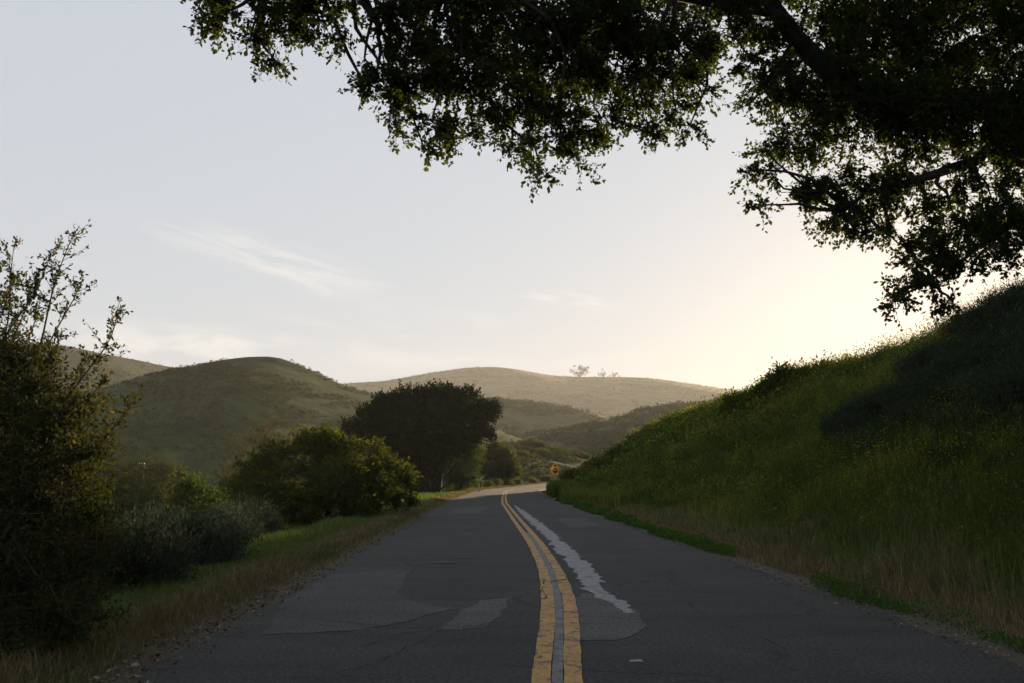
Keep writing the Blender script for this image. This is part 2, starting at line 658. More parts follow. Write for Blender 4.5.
# ------------------------------------------------------------------ the lie of the land
_cy = np.array([-60, -10, 7.8, 72, 100, 122, 135, 150, 175, 200, 230, 260, 300, 360, 430])
_cx = np.array([2.2, 1.1, 0.745, -0.60, -0.80, -0.75, 0.1, 2.0, 6.9, 13.6, 24, 37, 57, 95, 145])
_yy = np.linspace(-60, 430, 491)
_xx = np.interp(_yy, _cy, _cx)
_k = np.exp(-0.5 * (np.arange(-24, 25) / 7.0) ** 2)
_k /= _k.sum()
_xx = np.convolve(np.pad(_xx, 24, mode='edge'), _k, mode='valid')


def cx(y):
    return np.interp(y, _yy, _xx)


_ly = np.array([-10, 0, 8.14, 10.2, 12.1, 14.2, 17.9, 25.2, 39.8, 65.2, 85.7, 108, 122, 135, 150, 175, 200, 230, 260, 300, 360])
_lx = np.array([-0.2, 0.1, 0.34, 0.47, 0.57, 0.64, 0.68, 0.58, 0.16, -0.50, -0.68, -0.78, -0.72, 0.1, 2.0, 6.9, 13.6, 24, 37, 57, 95])
_lyy = np.linspace(-10, 360, 1481)
_lxx = np.interp(_lyy, _ly, _lx)
_k2 = np.exp(-0.5 * (np.arange(-12, 13) / 5.0) ** 2)
_k2 /= _k2.sum()
_lxx = np.convolve(np.pad(_lxx, 12, mode='edge'), _k2, mode='valid')


def lx(y):
    return np.interp(y, _lyy, _lxx)


HALF = 3.73


def road_z(y):
    return np.interp(y, [-60, 118, 130, 150, 175, 200, 230, 260, 430], [0, 0, 0.02, 0.14, 0.46, 0.92, 1.4, 1.7, 2.0])



def ground_z(x, y):
    x, y = np.asarray(x, float), np.asarray(y, float)
    u = x - cx(y)
    z = np.full(np.broadcast(u, y).shape, -0.02)
    # cut bank on the right
    s = u - 5.3 + 0.5 * vnoise(y * 0.12, 3.3 + 0 * u)
    t = np.clip(s, 0, None)
    crest = 15.0
    rise = np.where(t < crest, 0.62 * t, 0.62 * crest + 0.16 * (t - crest))
    soft = t * t / (t + 0.9)             # eases in at the toe
    rise = rise * np.where(t > 0, soft / np.maximum(t, 1e-6), 0)
    rise = np.where(rise > 12.5, 12.5 + (rise - 12.5) * 0.1, rise)
    round_off = 1.0 * np.exp(-((t - crest) / 3.0) ** 2)
    z = z + rise - round_off + np.clip(t, 0, 4) / 4 * 0.50 * fbm(x * 0.3, y * 0.3, 4)
    z = z + 1.1 * (1 - sm(y, 18, 50)) * sm(t, 4, 14) - sm(y, 122, 190) * rise * 0.8  # unseen bank past the bend lowered so the sun reaches the road
    # verge and low ground on the left
    v = np.clip(-u - 6.2, 0, None)
    drop = 2.2 * (1 - np.exp(-v / 7.0)) + 1.6 * sm(v, 10, 50)
    drop = drop * (1 - 0.65 * sm(y, 55, 105))
    z = z - drop + np.clip(v, 0, 3) / 3 * 0.18 * fbm(x * 0.4, y * 0.4, 3)
    # slight berm of soil beside the road, road bed dug under the asphalt
    z = z + 0.03 * sm(np.abs(u), 3.8, 4.4) + 0.02 * fbm(x * 2.1, y * 2.1, 2) * sm(np.abs(u), 3.6, 4.2)
    z = np.where(np.abs(u) < HALF - 0.1, -0.06, z)
    z = z + road_z(y) * np.exp(-(u / 45) ** 2)
    return z


def tensor_grid(name, xs, ys, zf, mat, attrs=None, smooth=True):
    Xg, Yg = np.meshgrid(xs, ys)
    Z = zf(Xg, Yg)
    V = np.stack((Xg, Yg, Z), -1).reshape(-1, 3)
    nx, ny = len(xs), len(ys)
    i = (np.arange(ny - 1)[:, None] * nx + np.arange(nx - 1)[None]).ravel()
    loops = np.stack((i, i + 1, i + nx + 1, i + nx), 1)
    A = {k: f(Xg, Yg).ravel() for k, f in (attrs or {}).items()}
    return mesh(name, V, loops, np.full(len(i), 4), mat, None, None, A, smooth)


xs = np.concatenate((-np.geomspace(40, 1650, 40)[::-1], np.arange(-39, -12, 0.8), np.arange(-12, 24, 0.3), np.arange(24, 44, 1.0), np.geomspace(45, 1650, 40)))
ys = np.concatenate((np.linspace(-45, 0, 20)[:-1], np.arange(0, 60, 0.4), np.arange(60, 140, 0.9), np.arange(140, 400, 4), np.geomspace(404, 3250, 40)))
dryf = lambda x, y: np.clip(1.15 - np.abs(np.abs(x - cx(y)) - 4.3) / (1.2 + 0.6 * vnoise(x * .8, y * .8)), 0, 1) * (y < 420)
ground = tensor_grid('ground', xs, ys, ground_z, M['soil'], {'dry': dryf})
tag(ground, kind='structure')


def strip(name, ys, left, right, z, mat, thick=0.0, cross=1):
    """a sheet lying along the road between two edge curves"""
    G = Geo()
    n = len(ys)
    m = cross + 1
    t = np.linspace(0, 1, m)
    V = np.empty((n, m, 3))
    V[:, :, 0] = left[:, None] * (1 - t) + right[:, None] * t
    V[:, :, 1] = ys[:, None]
    V[:, :, 2] = z + road_z(ys)[:, None]
    i = (np.arange(n - 1)[:, None] * m + np.arange(m - 1)[None]).ravel()
    loops = np.stack((i, i + 1, i + m + 1, i + m), 1)
    cn = np.full(len(i), 4)
    G.add(V.reshape(-1, 3), loops, cn, 0.5)
    if thick:
        for e, sgn in ((0, -1), (m - 1, 1)):
            E_ = V[:, e]
            B = E_ - np.array([-0.03 * sgn, 0, thick])
            q = np.concatenate((E_, B))
            j = np.arange(n - 1)
            lp = np.stack((j, j + 1, j + 1 + n, j + n), 1) if sgn > 0 else np.stack((j + n, j + 1 + n, j + 1, j), 1)
            G.add(q, lp, np.full(n - 1, 4), 0.5)
    return G.build(name, mat)


ry = np.concatenate((np.arange(-44, 60, 0.12), np.arange(60, 400, 1.0)))
el = -HALF + 0.09 * fbm(ry * 0.9, 0 * ry + 4, 4)
er = HALF + 0.10 * fbm(ry * 0.9, 0 * ry + 40, 4)
road = strip('road', ry, cx(ry) + el, cx(ry) + er, 0.0, M['asphalt'], 0.09, 6)
tag(road, kind='structure')


def sheet(name, outline, z, mat, jit=0.02, step=0.06, seed=0):
    """flat patch with a ragged outline given in road metres"""
    P = np.array(outline, float)
    pts = []
    for a, b in zip(P, np.roll(P, -1, 0)):
        n = max(2, int(np.linalg.norm((b - a) * (1, 0.5)) / step))
        for k in range(n):
            pts.append(a + (b - a) * k / n)
    pts = np.array(pts)
    pts[:, 0] += jit * fbm(pts[:, 1] * 3.1 + seed, pts[:, 0] * 3.1, 4)
    pts[:, 1] += 2.5 * jit * fbm(pts[:, 0] * 3.7 + seed, pts[:, 1] * 2.0 + 9, 4)
    V = np.column_stack((pts, np.full(len(pts), z)))
    area = np.sum(pts[:, 0] * np.roll(pts[:, 1], -1) - np.roll(pts[:, 0], -1) * pts[:, 1])
    if area < 0:
        V = V[::-1]
    return tag(mesh(name, V, np.arange(len(V)), [len(V)], mat), kind='structure')


# repaired areas of the surface
sheet('road_patch', [(-2.55, 10.6), (-3.0, 13.5), (-3.02, 17.0), (-2.3, 17.8), (-1.78, 17.9), (-1.64, 15.4), (-1.6, 14.2), (-1.15, 13.2), (-0.74, 12.6), (-1.1, 11.6), (-1.6, 10.8)], 0.004, M['patch_faint'], 0.05, seed=2)
sheet('road_patch', [(-0.78, 10.9), (-0.62, 12.3), (-0.38, 13.5), (0.0, 13.9), (-0.1, 12.3), (-0.26, 11.05)], 0.004, M['patch'], 0.04, seed=5)
sheet('road_patch', [(0.58, 10.15), (0.74, 12.0), (0.85, 13.6), (0.98, 14.3), (1.32, 14.3), (1.42, 13.2), (1.5, 12.2), (1.42, 11.2), (1.3, 10.6), (1.0, 10.15)], 0.004, M['patch'], 0.04, seed=8)
sheet('road_patch', [(1.9, 33), (1.7, 40), (2.8, 41), (3.0, 34)], 0.004, M['patch_faint'], 0.1, seed=12)
sheet('road_patch', [(-2.9, 45), (-3.2, 56), (-1.4, 57), (-1.2, 46)], 0.004, M['patch_faint'], 0.1, seed=15)
# the pale spill along the right lane
spl = [(0.13, 60, .12), (0.14, 58.2, .2), (0.36, 45.3, .36), (0.65, 36.3, .39), (0.87, 29.2, .40), (0.99, 23.4, .37), (1.04, 19.6, .38), (1.07, 16.5, .37), (1.04, 14.72, .30), (1.12, 14.1, .27), (1.3, 13.0, .18), (1.42, 12.2, .06)]
L_ = [(a, y) for a, y, w in spl]
R_ = [(a + w, y) for a, y, w in spl]
sheet('road_spill', L_ + R_[::-1], 0.008, M['pale_spill'], 0.08, 0.04, seed=21)
for k, (a, b, y0, dy) in enumerate([(1.3, 2.4, 42, .5), (1.2, 2.0, 36.5, .35), (1.1, 2.2, 50, .7), (0.6, 1.9, 66, 1.0), (1.0, 2.3, 74, 1.3), (-1.6, -0.6, 20.5, .15), (-1.8, -0.9, 19.2, .12)]):
    sheet('road_patch', [(a, y0), (a + .3, y0 + dy), (b, y0 + dy * .8), (b - .2, y0 - dy * .1)], 0.012, M['patch'], 0.05, seed=30 + k)
sheet('road_spill', [(1.03, 9.02), (1.04, 9.14), (1.15, 9.16), (1.16, 9.05)], 0.004, M['pale_spill'], 0.01, seed=41)

# double yellow centre line with grey between
my = np.concatenate((np.arange(3, 60, 0.06), np.arange(60, 350, 0.8)))
wob = lambda s, a: a * fbm(my * 2.3 + s, 0 * my + s, 4)
c_ = lx(my)
sgn_w = 0.155 + 0.02 * np.exp(-((my - 14) / 4) ** 2)
tag(strip('road_marking', my, c_ - 0.05 - sgn_w + wob(1, .007), c_ - 0.05 + wob(2, .005), 0.012, M['yellow']), kind='structure')
tag(strip('road_marking', my, c_ + 0.05 + wob(3, .005), c_ + 0.05 + sgn_w + wob(4, .007), 0.012, M['yellow']), kind='structure')
g_ = my < 30
tag(strip('road_marking', my[g_], (c_ - 0.045)[g_], (c_ + 0.045)[g_], 0.008, M['gap_grey']), kind='structure')


def crack(pts, w, z=0.016, seed=0):
    P = []
    pts = np.array(pts, float)
    for a, b in zip(pts[:-1], pts[1:]):
        n = max(3, int(np.linalg.norm(b - a) / 0.05))
        for k in range(n):
            P.append(a + (b - a) * k / n)
    P.append(pts[-1])
    P = np.array(P)
    s = np.arange(len(P)) * 0.13 + seed
    P[:, 0] += 0.035 * fbm(s, s * 0 + 1, 4)
    P[:, 1] += 0.06 * fbm(s, s * 0 + 7, 4)
    t = np.gradient(P, axis=0)
    t /= np.maximum(np.linalg.norm(t, axis=1, keepdims=True), 1e-6)
    nrm = np.column_stack((-t[:, 1], t[:, 0]))
    ww = w * np.clip(0.55 + 0.6 * fbm(s * 1.7, s * 0 + 3, 3), 0.15, 2) * np.minimum(1, np.minimum(np.arange(len(P)), np.arange(len(P))[::-1]) / 4 + 0.1)
    A = P + nrm * ww[:, None]
    B = P - nrm * ww[:, None]
    V = np.column_stack((np.concatenate((A, B)), np.full(2 * len(P), z)))
    n = len(P)
    j = np.arange(n - 1)
    return tag(mesh('road_crack', V, np.stack((j + n, j + 1 + n, j + 1, j), 1), np.full(n - 1, 4), M['tar']), kind='structure')


crack([(0.40, 15.95), (0.65, 15.8), (0.92, 16.1)], 0.0310, seed=1)
crack([(-1.6, 8.0), (-1.05, 9.4), (-0.75, 10.9)], 0.0062, seed=2)
crack([(-1.05, 9.4), (-0.4, 10.4), (0.05, 11.0)], 0.0043, seed=3)
crack([(-2.3, 10.5), (-1.3, 10.55), (0.1, 10.1)], 0.0037, seed=4)
crack([(1.5, 9.7), (2.6, 9.65), (3.3, 9.6)], 0.0050, seed=6)
crack([(0.9, 8.6), (2.2, 8.5), (3.2, 8.6)], 0.0031, seed=7)
crack([(-3.0, 18.5), (-1.2, 18.2), (0.4, 18.6)], 0.0068, seed=9)
crack([(-2.0, 24), (-0.3, 23.6), (0.5, 24.2)], 0.0087, seed=10)
crack([(1.7, 17.4), (2.4, 17.2), (3.6, 17.5)], 0.0062, seed=11)
crack([(2.6, 9.6), (2.2, 12.4), (2.5, 15), (2.3, 17.3)], 0.0037, seed=12)
crack([(0.44, 13.5), (0.46, 14.6), (0.50, 16.3)], 0.0081, seed=13)
crack([(0.20, 9.0), (0.45, 9.05), (0.75, 8.95)], 0.0043, seed=15)


# ------------------------------------------------------------------ hills
def hill(name, ridge, width, mat, seed, bump=0.05, step=6.0, back=0.8, prof=1.0, foot=-6.0, kx=1.0):
    """one hill: a height sheet under a ridge given as (px, py, distance)"""
    R = np.array([at(*p) for p in ridge])
    # densify the ridge smoothly
    s = np.linspace(0, len(R) - 1, 140)
    Rd = np.stack([np.interp(s, np.arange(len(R)), R[:, k]) for k in range(3)], 1)
    kk = np.exp(-0.5 * (np.arange(-10, 11) / 4.0) ** 2)
    kk /= kk.sum()
    Rd = np.stack([np.convolve(np.pad(Rd[:, k], 10, mode='reflect', reflect_type='odd'), kk, mode='valid') for k in range(3)], 1)
    pad = width * 1.05
    xs = np.arange(Rd[:, 0].min() - pad, Rd[:, 0].max() + pad, step)
    ys = np.arange(Rd[:, 1].min() - pad, Rd[:, 1].max() + pad * back, step)

    def zf(X, Y):
        best = np.full(X.shape, -1e9)
        for k in range(len(Rd)):
            dx, dy = X - Rd[k, 0], Y - Rd[k, 1]
            d = np.sqrt(dx * dx * kx * kx + dy * dy)
            w = np.where(dy > 0, width * back, width)
            q = np.clip(d / w, 0, 1)
            h = foot + (Rd[k, 2] - foot) * (1 - q) ** prof * (1 + q * (1.0 if prof > 1 else 0.35))
            best = np.maximum(best, h)
        amp = (best - foot)
        lam = width * 0.45
        rel = np.clip(amp / max(1, (Rd[:, 2].max() - foot)), 0, 1)
        n = fbm(X / lam + seed, Y / lam - seed, 5)
        ridged = -np.abs(fbm(X / (lam * 0.8) + seed * 2.1, Y / (lam * 1.6), 3)) + 0.3
        return best + amp * (bump * n + bump * 2.2 * ridged * (1 - rel) * 1.5)
    o = tensor_grid(name, xs, ys, zf, mat)
    return tag(o, kind='structure'), Rd, zf


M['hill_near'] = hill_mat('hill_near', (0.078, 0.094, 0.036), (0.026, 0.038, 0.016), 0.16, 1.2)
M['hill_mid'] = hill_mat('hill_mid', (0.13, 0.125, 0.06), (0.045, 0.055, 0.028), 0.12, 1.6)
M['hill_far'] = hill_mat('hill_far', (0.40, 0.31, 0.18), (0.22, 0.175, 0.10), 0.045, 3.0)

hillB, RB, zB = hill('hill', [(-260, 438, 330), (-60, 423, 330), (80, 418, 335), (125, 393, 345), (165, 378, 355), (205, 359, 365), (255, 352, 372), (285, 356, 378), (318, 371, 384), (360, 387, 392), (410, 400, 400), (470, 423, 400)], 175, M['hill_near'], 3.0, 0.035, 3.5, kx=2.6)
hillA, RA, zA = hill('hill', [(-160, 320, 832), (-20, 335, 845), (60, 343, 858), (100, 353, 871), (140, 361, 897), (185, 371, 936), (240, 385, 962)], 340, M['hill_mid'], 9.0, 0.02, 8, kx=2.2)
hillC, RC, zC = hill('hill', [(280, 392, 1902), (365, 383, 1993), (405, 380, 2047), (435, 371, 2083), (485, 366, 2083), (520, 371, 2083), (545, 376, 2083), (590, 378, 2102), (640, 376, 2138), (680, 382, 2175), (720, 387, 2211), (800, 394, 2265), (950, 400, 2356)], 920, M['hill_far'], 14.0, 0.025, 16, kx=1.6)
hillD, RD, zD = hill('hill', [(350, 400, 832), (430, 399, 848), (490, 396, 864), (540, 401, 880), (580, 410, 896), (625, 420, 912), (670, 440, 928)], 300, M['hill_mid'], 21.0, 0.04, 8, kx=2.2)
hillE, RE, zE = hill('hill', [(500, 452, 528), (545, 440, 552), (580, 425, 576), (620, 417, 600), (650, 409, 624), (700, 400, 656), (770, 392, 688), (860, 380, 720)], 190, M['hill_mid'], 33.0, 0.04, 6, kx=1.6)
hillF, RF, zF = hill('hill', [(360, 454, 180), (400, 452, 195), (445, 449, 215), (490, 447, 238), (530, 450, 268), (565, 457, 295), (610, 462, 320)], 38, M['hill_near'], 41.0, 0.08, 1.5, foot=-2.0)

HILLZ = [zA, zB, zC, zD, zE, zF]


def surf_z(x, y):
    z = ground_z(x, y)
    for f in HILLZ:
        z = np.maximum(z, f(x, y))
    return z


def brush_on_hill(name, zf, Rd, width, n, smin, smax, seed, cut=-0.15, label=''):
    """uncountable chaparral covering a hillside: one object"""
    r = np.random.default_rng(seed)
    k = r.integers(0, len(Rd), n)
    a = r.uniform(0, 1, n)
    x = Rd[k, 0] + r.normal(0, width * 0.25, n)
    y = Rd[k, 1] - np.abs(a) * width * 0.98 + r.normal(0, 4, n) + width * 0.04
    keep = fbm(x / 30 + seed, y / 30, 3) > cut
    x, y = x[keep], y[keep]
    z = zf(x, y)
    ok = z > ground_z(x, y) + 0.3
    x, y, z = x[ok], y[ok], z[ok]
    n = len(x)
    s = r.uniform(smin, smax, n) ** 1.0
    G = Geo()
    q = 13
    for j in range(q):
        off = norm(r.normal(size=(n, 3))) * s[:, None] * r.uniform(0.25, 0.6, (n, 1)) * np.array([1.1, 1.1, 0.7])
        p = np.stack((x, y, z + s * 0.3), 1) + off
        add_leaves(G, p, r.normal(size=(n, 3)) + off / s[:, None], s * 0.4, s * 0.36, np.clip(r.normal(0.45, 0.22, n), 0, 1))
    return tag(G.build(name, M['hill_brush']), 'low scrub covering the hillside', 'brush', kind='stuff')


brush_on_hill('hill_scrub_foliage', zB, RB, 175, 9000, 0.5, 1.5, 2)
brush_on_hill('hill_scrub_foliage', zD, RD, 300, 8000, 1.0, 3.6, 4)
brush_on_hill('hill_scrub_foliage', zE, RE, 190, 8000, 1.0, 3.4, 6, -0.4)
brush_on_hill('hill_scrub_foliage', zF, RF, 42, 2500, 0.7, 1.8, 7, -0.3)
brush_on_hill('hill_scrub_foliage', zA, RA, 340, 3500, 0.9, 2.2, 8)
brush_on_hill('hill_scrub_foliage', zC, RC, 920, 5000, 1.5, 3.5, 9, 0.15)


# ------------------------------------------------------------------ trees and shrubs
def leafy_lobe(GL, GT, c, r, nclu, nleaf, lsize, lwid, twl=0.45, droop=0.25, shell=0.45, up=0.0, tmean=0.45, twr=0.004, spread=0.35, stem=None):
    """a mass of leafy twigs filling an uneven ellipsoid"""
    c = np.asarray(c, float)
    r = np.broadcast_to(np.asarray(r, float), (3,))
    nsub = max(4, nclu // 8)
    sub = norm(rng.normal(size=(nsub, 3)))
    sq = rng.uniform(0.15, 1, nsub) ** shell
    si = rng.integers(0, nsub, nclu)
    d = norm(sub[si] + rng.normal(0, 0.2, (nclu, 3)))
    q = (sq[si] * rng.uniform(0.8, 1.12, nclu))[:, None]
    lump = 1 + 0.28 * fbm(d[:, 0:1] * 2.3 + c[0] * 3, d[:, 1:2] * 2.3 + d[:, 2:3] * 1.7 + c[1], 3)
    o = c + d * r * q * lump
    tdir = norm(d * np.array([1, 1, 0.8]) + rng.normal(0, 0.55, (nclu, 3)) + np.array([0, 0, up - droop]))
    tl = twl * rng.uniform(0.6, 1.3, nclu)
    e = o + tdir * tl[:, None]
    if GT is not None:
        add_rods(GT, o - tdir * tl[:, None] * 0.5, e, twr, twr * 0.4)
    t = rng.uniform(0.0, 1.05, (nclu, nleaf))
    p = o[:, None] + tdir[:, None] * (tl[:, None] * t)[:, :, None] + rng.normal(0, 1, (nclu, nleaf, 3)) * (spread * tl[:, None, None] * 0.5)
    ax = tdir[:, None] * 0.7 + rng.normal(0, 0.8, (nclu, nleaf, 3)) + np.array([0, 0, up * 0.8 - droop * 0.5])
    n = nclu * nleaf
    l = lsize * rng.uniform(0.6, 1.25, n)
    ct = rng.normal(tmean, 0.12, nsub)[si] + rng.normal(0, 0.05, nclu)
    tint = np.clip(np.repeat(ct, nleaf) + rng.normal(0, 0.14, n), 0, 1)
    add_leaves(GL, p.reshape(-1, 3), ax.reshape(-1, 3), l, l * lwid, tint)
    return o


# --- the oak whose crown hangs over the road, trunk on the bank to the right
def build_oak():
    base = np.array([8.9, 10.2, ground_z(8.9, 10.2) - 0.1])
    root = thing('oak_tree', 'large dark oak whose leafy boughs hang over the road from the right bank', 'tree', base)
    GL, GT, GB = Geo(), Geo(), Geo()
    fork = base + np.array([-0.9, -0.3, 2.9])
    tr = wander(base, fork, 7, 0.05)
    add_tube(GB, tr, np.linspace(0.55, 0.36, 7) * (1 + 0.5 * np.exp(-np.arange(7) * 1.6)), 12)
    # lobes: px, py, distance, radius, fullness
    lobes = [
        (203, -5, 7.6, .20, .8), (222, 14, 7.8, .22, .9), (238, -18, 7.9, .35, 1.2), (256, 22, 7.9, .24, 1), (272, 55, 7.9, .12, .8), (285, 10, 8.1, .35, 1.2), (312, 24, 8.2, .28, 1.1), (325, -10, 8.3, .4, 1.2), (340, 38, 8.2, .12, .9), (250, 40, 8, .1, .6),
        (362, 90, 8.4, .16, 1.2), (384, 84, 8.4, .24, 1.2), (372, 70, 8.4, .2, 1), (395, 125, 8.5, .18, 1), (400, 75, 8.5, .3, 1.1), (378, 18, 8.3, .2, .8), (400, 40, 8.4, .25, .9), (408, 100, 8.6, .22, 1), (395, 0, 8.4, .35, 1.1), (425, 60, 8.6, .35, 1.1), (432, 118, 8.6, .25, 1), (424, 148, 8.5, .13, .7), (450, 135, 8.6, .14, .7), (440, 10, 8.9, .5, 1.2),
        (468, 70, 9.0, .5, 1.3), (472, 118, 8.8, .26, .9), (498, 25, 9.2, .6, 1.4), (510, 95, 9.0, .45, 1.2), (522, 150, 8.8, .22, 1.1), (542, 172, 8.7, .15, 1), (556, 120, 9.2, .42, 1.2), (560, 50, 9.5, .65, 1.4), (580, 160, 9, .2, .9), (602, 118, 9.3, .35, 1), (620, 60, 9.8, .6, 1.3), (640, 128, 9.2, .2, .8), (660, 138, 9.2, .14, .7), (650, 90, 9.4, .38, .9), (680, 50, 9.8, .5, 1.1), (676, 110, 9.3, .25, .8), (700, 85, 9.3, .3, .9), (712, 20, 9.8, .4, 1.0), (690, 125, 9.3, .1, .7),
        (748, 55, 9.6, .22, 1.2), (752, 100, 9.5, .12, .9), (764, 20, 9.8, .42, 1.4), (775, 80, 9.7, .35, 1.3), (765, 150, 9.5, .12, .5), (772, 175, 9.4, .18, .6), (764, 205, 9.3, .12, .6), (795, 195, 9.4, .22, .8), (800, 130, 9.8, .4, 1.2), (815, 60, 10, .65, 1.5), (826, 180, 9.6, .34, 1.2), (832, 222, 9.4, .15, .8), (855, 235, 9.4, .12, .7), (860, 110, 10, .6, 1.5), (866, 190, 9.7, .38, 1.1), (880, 40, 10.3, .7, 1.5), (890, 225, 9.6, .22, .6), (905, 160, 10, .45, .9), (915, 270, 9.3, .20, .8), (904, 296, 9.2, .1, .6), (932, 292, 9.3, .12, .6), (935, 100, 10.3, .6, 1.5), (925, 215, 9.7, .32, .7), (945, 250, 9.5, .28, .8), (950, 30, 10.5, .7, 1.5), (960, 170, 10, .5, .8), (985, 220, 9.8, .38, .7), (1000, 130, 10.4, .55, 1.2), (1010, 60, 10.5, .7, 1.4), (1025, 190, 10, .5, .9), (1050, 110, 10.5, .7, 1), (1060, 230, 10, .5, .9), (1080, 20, 10.6, .8, 1), (930, 105, 9.6, .45, 1.2), (895, 108, 9.5, .4, 1.1), (980, 118, 9.8, .45, 1.2), (600, 20, 9.0, .4, 1.2), (650, 25, 9.2, .4, 1.2), (560, 10, 8.9, .4, 1), (1090, 180, 10.4, .6, .9), (1000, 230, 9.7, .4, .9), (970, 245, 9.6, .34, .9), (1030, 240, 9.8, .4, .9), (955, 215, 9.7, .36, .9), (990, 195, 9.9, .42, .9), (930, 250, 9.5, .28, .9), (900, 245, 9.5, .2, .8), (870, 232, 9.4, .2, .9), (910, 190, 9.8, .4, 1), (1020, 160, 10, .5, 1), (945, 278, 9.4, .2, .8), (905, 283, 9.3, .17, .8), (840, 205, 9.5, .26, 1), (750, 170, 9.4, .14, .7), (960, 262, 9.4, .3, .8), (985, 248, 9.4, .3, .7), (940, 235, 9.4, .3, .7), (918, 262, 9.3, .22, .8), (1020, 215, 9.7, .4, .7), (895, 300, 9.2, .13, .8), (950, 300, 9.3, .14, .7),
        (700, -40, 10, .7, 1.2), (600, -30, 9.8, .7, 1.2), (500, -50, 9.4, .7, 1.1), (400, -60, 9, .6, 1), (780, -50, 10.2, .7, 1.2), (880, -40, 10.5, .8, 1.2), (980, -50, 10.6, .8, 1.2), (300, -50, 8.6, .5, 1),
    ]
    limb_ends = [(1000, 115, 10.2), (880, 92, 10.1), (560, 20, 9.4), (420, -10, 8.8), (270, -25, 8.1), (700, -20, 9.9), (930, 185, 9.8)]
    # main limbs
    limb = lambda pts, r0, r1: add_tube(GB, np.array(pts), np.linspace(r0, r1, len(pts)), 8)
    P = lambda *a: at(*a)
    main = np.concatenate((wander(fork, P(1010, 112, 10.3), 6, 0.04), wander(P(1010, 112, 10.3), P(850, 100, 10.0), 6, 0.05)[1:], wander(P(850, 100, 10.0), P(775, 10, 9.9), 5, 0.05)[1:], wander(P(775, 10, 9.9), P(540, -28, 9.3), 6, 0.03)[1:], wander(P(540, -28, 9.3), P(260, -18, 8.0), 7, 0.05)[1:]))
    limb(main, 0.19, 0.02)
    second = np.concatenate((wander(fork, P(990, 150, 10.1), 6, 0.05), wander(P(990, 150, 10.1), P(915, 180, 9.8), 5, 0.05)[1:], wander(P(915, 180, 9.8), P(850, 205, 9.5), 5, 0.06)[1:]))
    limb(second, 0.095, 0.015)
    third = np.concatenate((wander(fork, P(1060, 20, 10.6), 5, 0.05), wander(P(1060, 20, 10.6), P(880, -40, 10.4), 6, 0.06)[1:], wander(P(880, -40, 10.4), P(560, -60, 9.6), 8, 0.05)[1:]))
    limb(third, 0.22, 0.04)
    fourth = np.concatenate((wander(fork, P(1040, 215, 9.9), 5, 0.06), wander(P(1040, 215, 9.9), P(930, 280, 9.4), 6, 0.08)[1:]))
    limb(fourth, 0.07, 0.01)
    skel = np.concatenate((main[4:], second[4:], third[4:], fourth[4:]))
    for (px, py, d, r, full) in lobes:
        c = at(px, py, d)
        r = max(0.06, r - 0.10)
        if px > 890 and py > 140:
            full *= 0.5
        n = int(full * 122 * (r / 0.3) ** 2.0) + 12
        leafy_lobe(GL, GT, c, (r * 1.0, r * 1.5, r * 0.95), n, 14, 0.048, 0.62, 0.19, 0.25, 0.5, 0, 0.42, 0.0028, 0.10)
        # a crooked branchlet from the nearest limb into the lobe
        k = np.argmin(np.linalg.norm(skel - c, axis=1) - 0.25 * (skel[:, 2] > c[2]))
        add_tube(GB, wander(skel[k], c, 7, 0.10, -0.04), np.linspace(0.026, 0.007, 7), 5)
        for j in range(4 if r > .15 else 2):
            tip = c + rng.normal(0, 0.5, 3) * r
            add_tube(GB, wander(c + rng.normal(0, .2, 3) * r, tip, 5, 0.12), np.linspace(0.009, 0.003, 5), 4)
    # the rest of the crown, above and behind
    for _ in range(46):
        a = rng.uniform(0, 6.28)
        q = rng.uniform(0.2, 1) ** 0.6
        c = np.array([5.6 + 6.8 * q * math.cos(a), 9.8 + 6.0 * q * math.sin(a), 0])
        c[2] = 6.3 + 2.8 * math.sqrt(max(0.02, 1 - q * q)) + rng.uniform(-0.4, 0.3)
        pz = (c[2] - EYE) / max(c[1], 0.3)
        if c[1] > 0.5 and pz < 0.66 and abs(c[0]) / max(c[1], .1) < 0.62:
            continue
        leafy_lobe(GL, GT, c, (1.2, 1.2, 0.7), 90, 12, 0.08, 0.6, 0.35, 0.1, 0.5, 0, 0.45, 0.004, 0.4)
        k = np.argmin(np.linalg.norm(third - c, axis=1))
        add_tube(GB, wander(third[k], c, 7, 0.08), np.linspace(0.06, 0.015, 7), 6)
    GB.build('trunk', M['bark'], root, True, base)
    crown = GL.build('crown', M['oak_leaf'], root, False, base)
    GT.build('twigs', M['twig'], crown)
    for o in root.children:
        pass
    return root, base


oak, oak_base = build_oak()
for ch in oak.children:
    for g in ch.children:
        g.location = -Vector(oak_base)


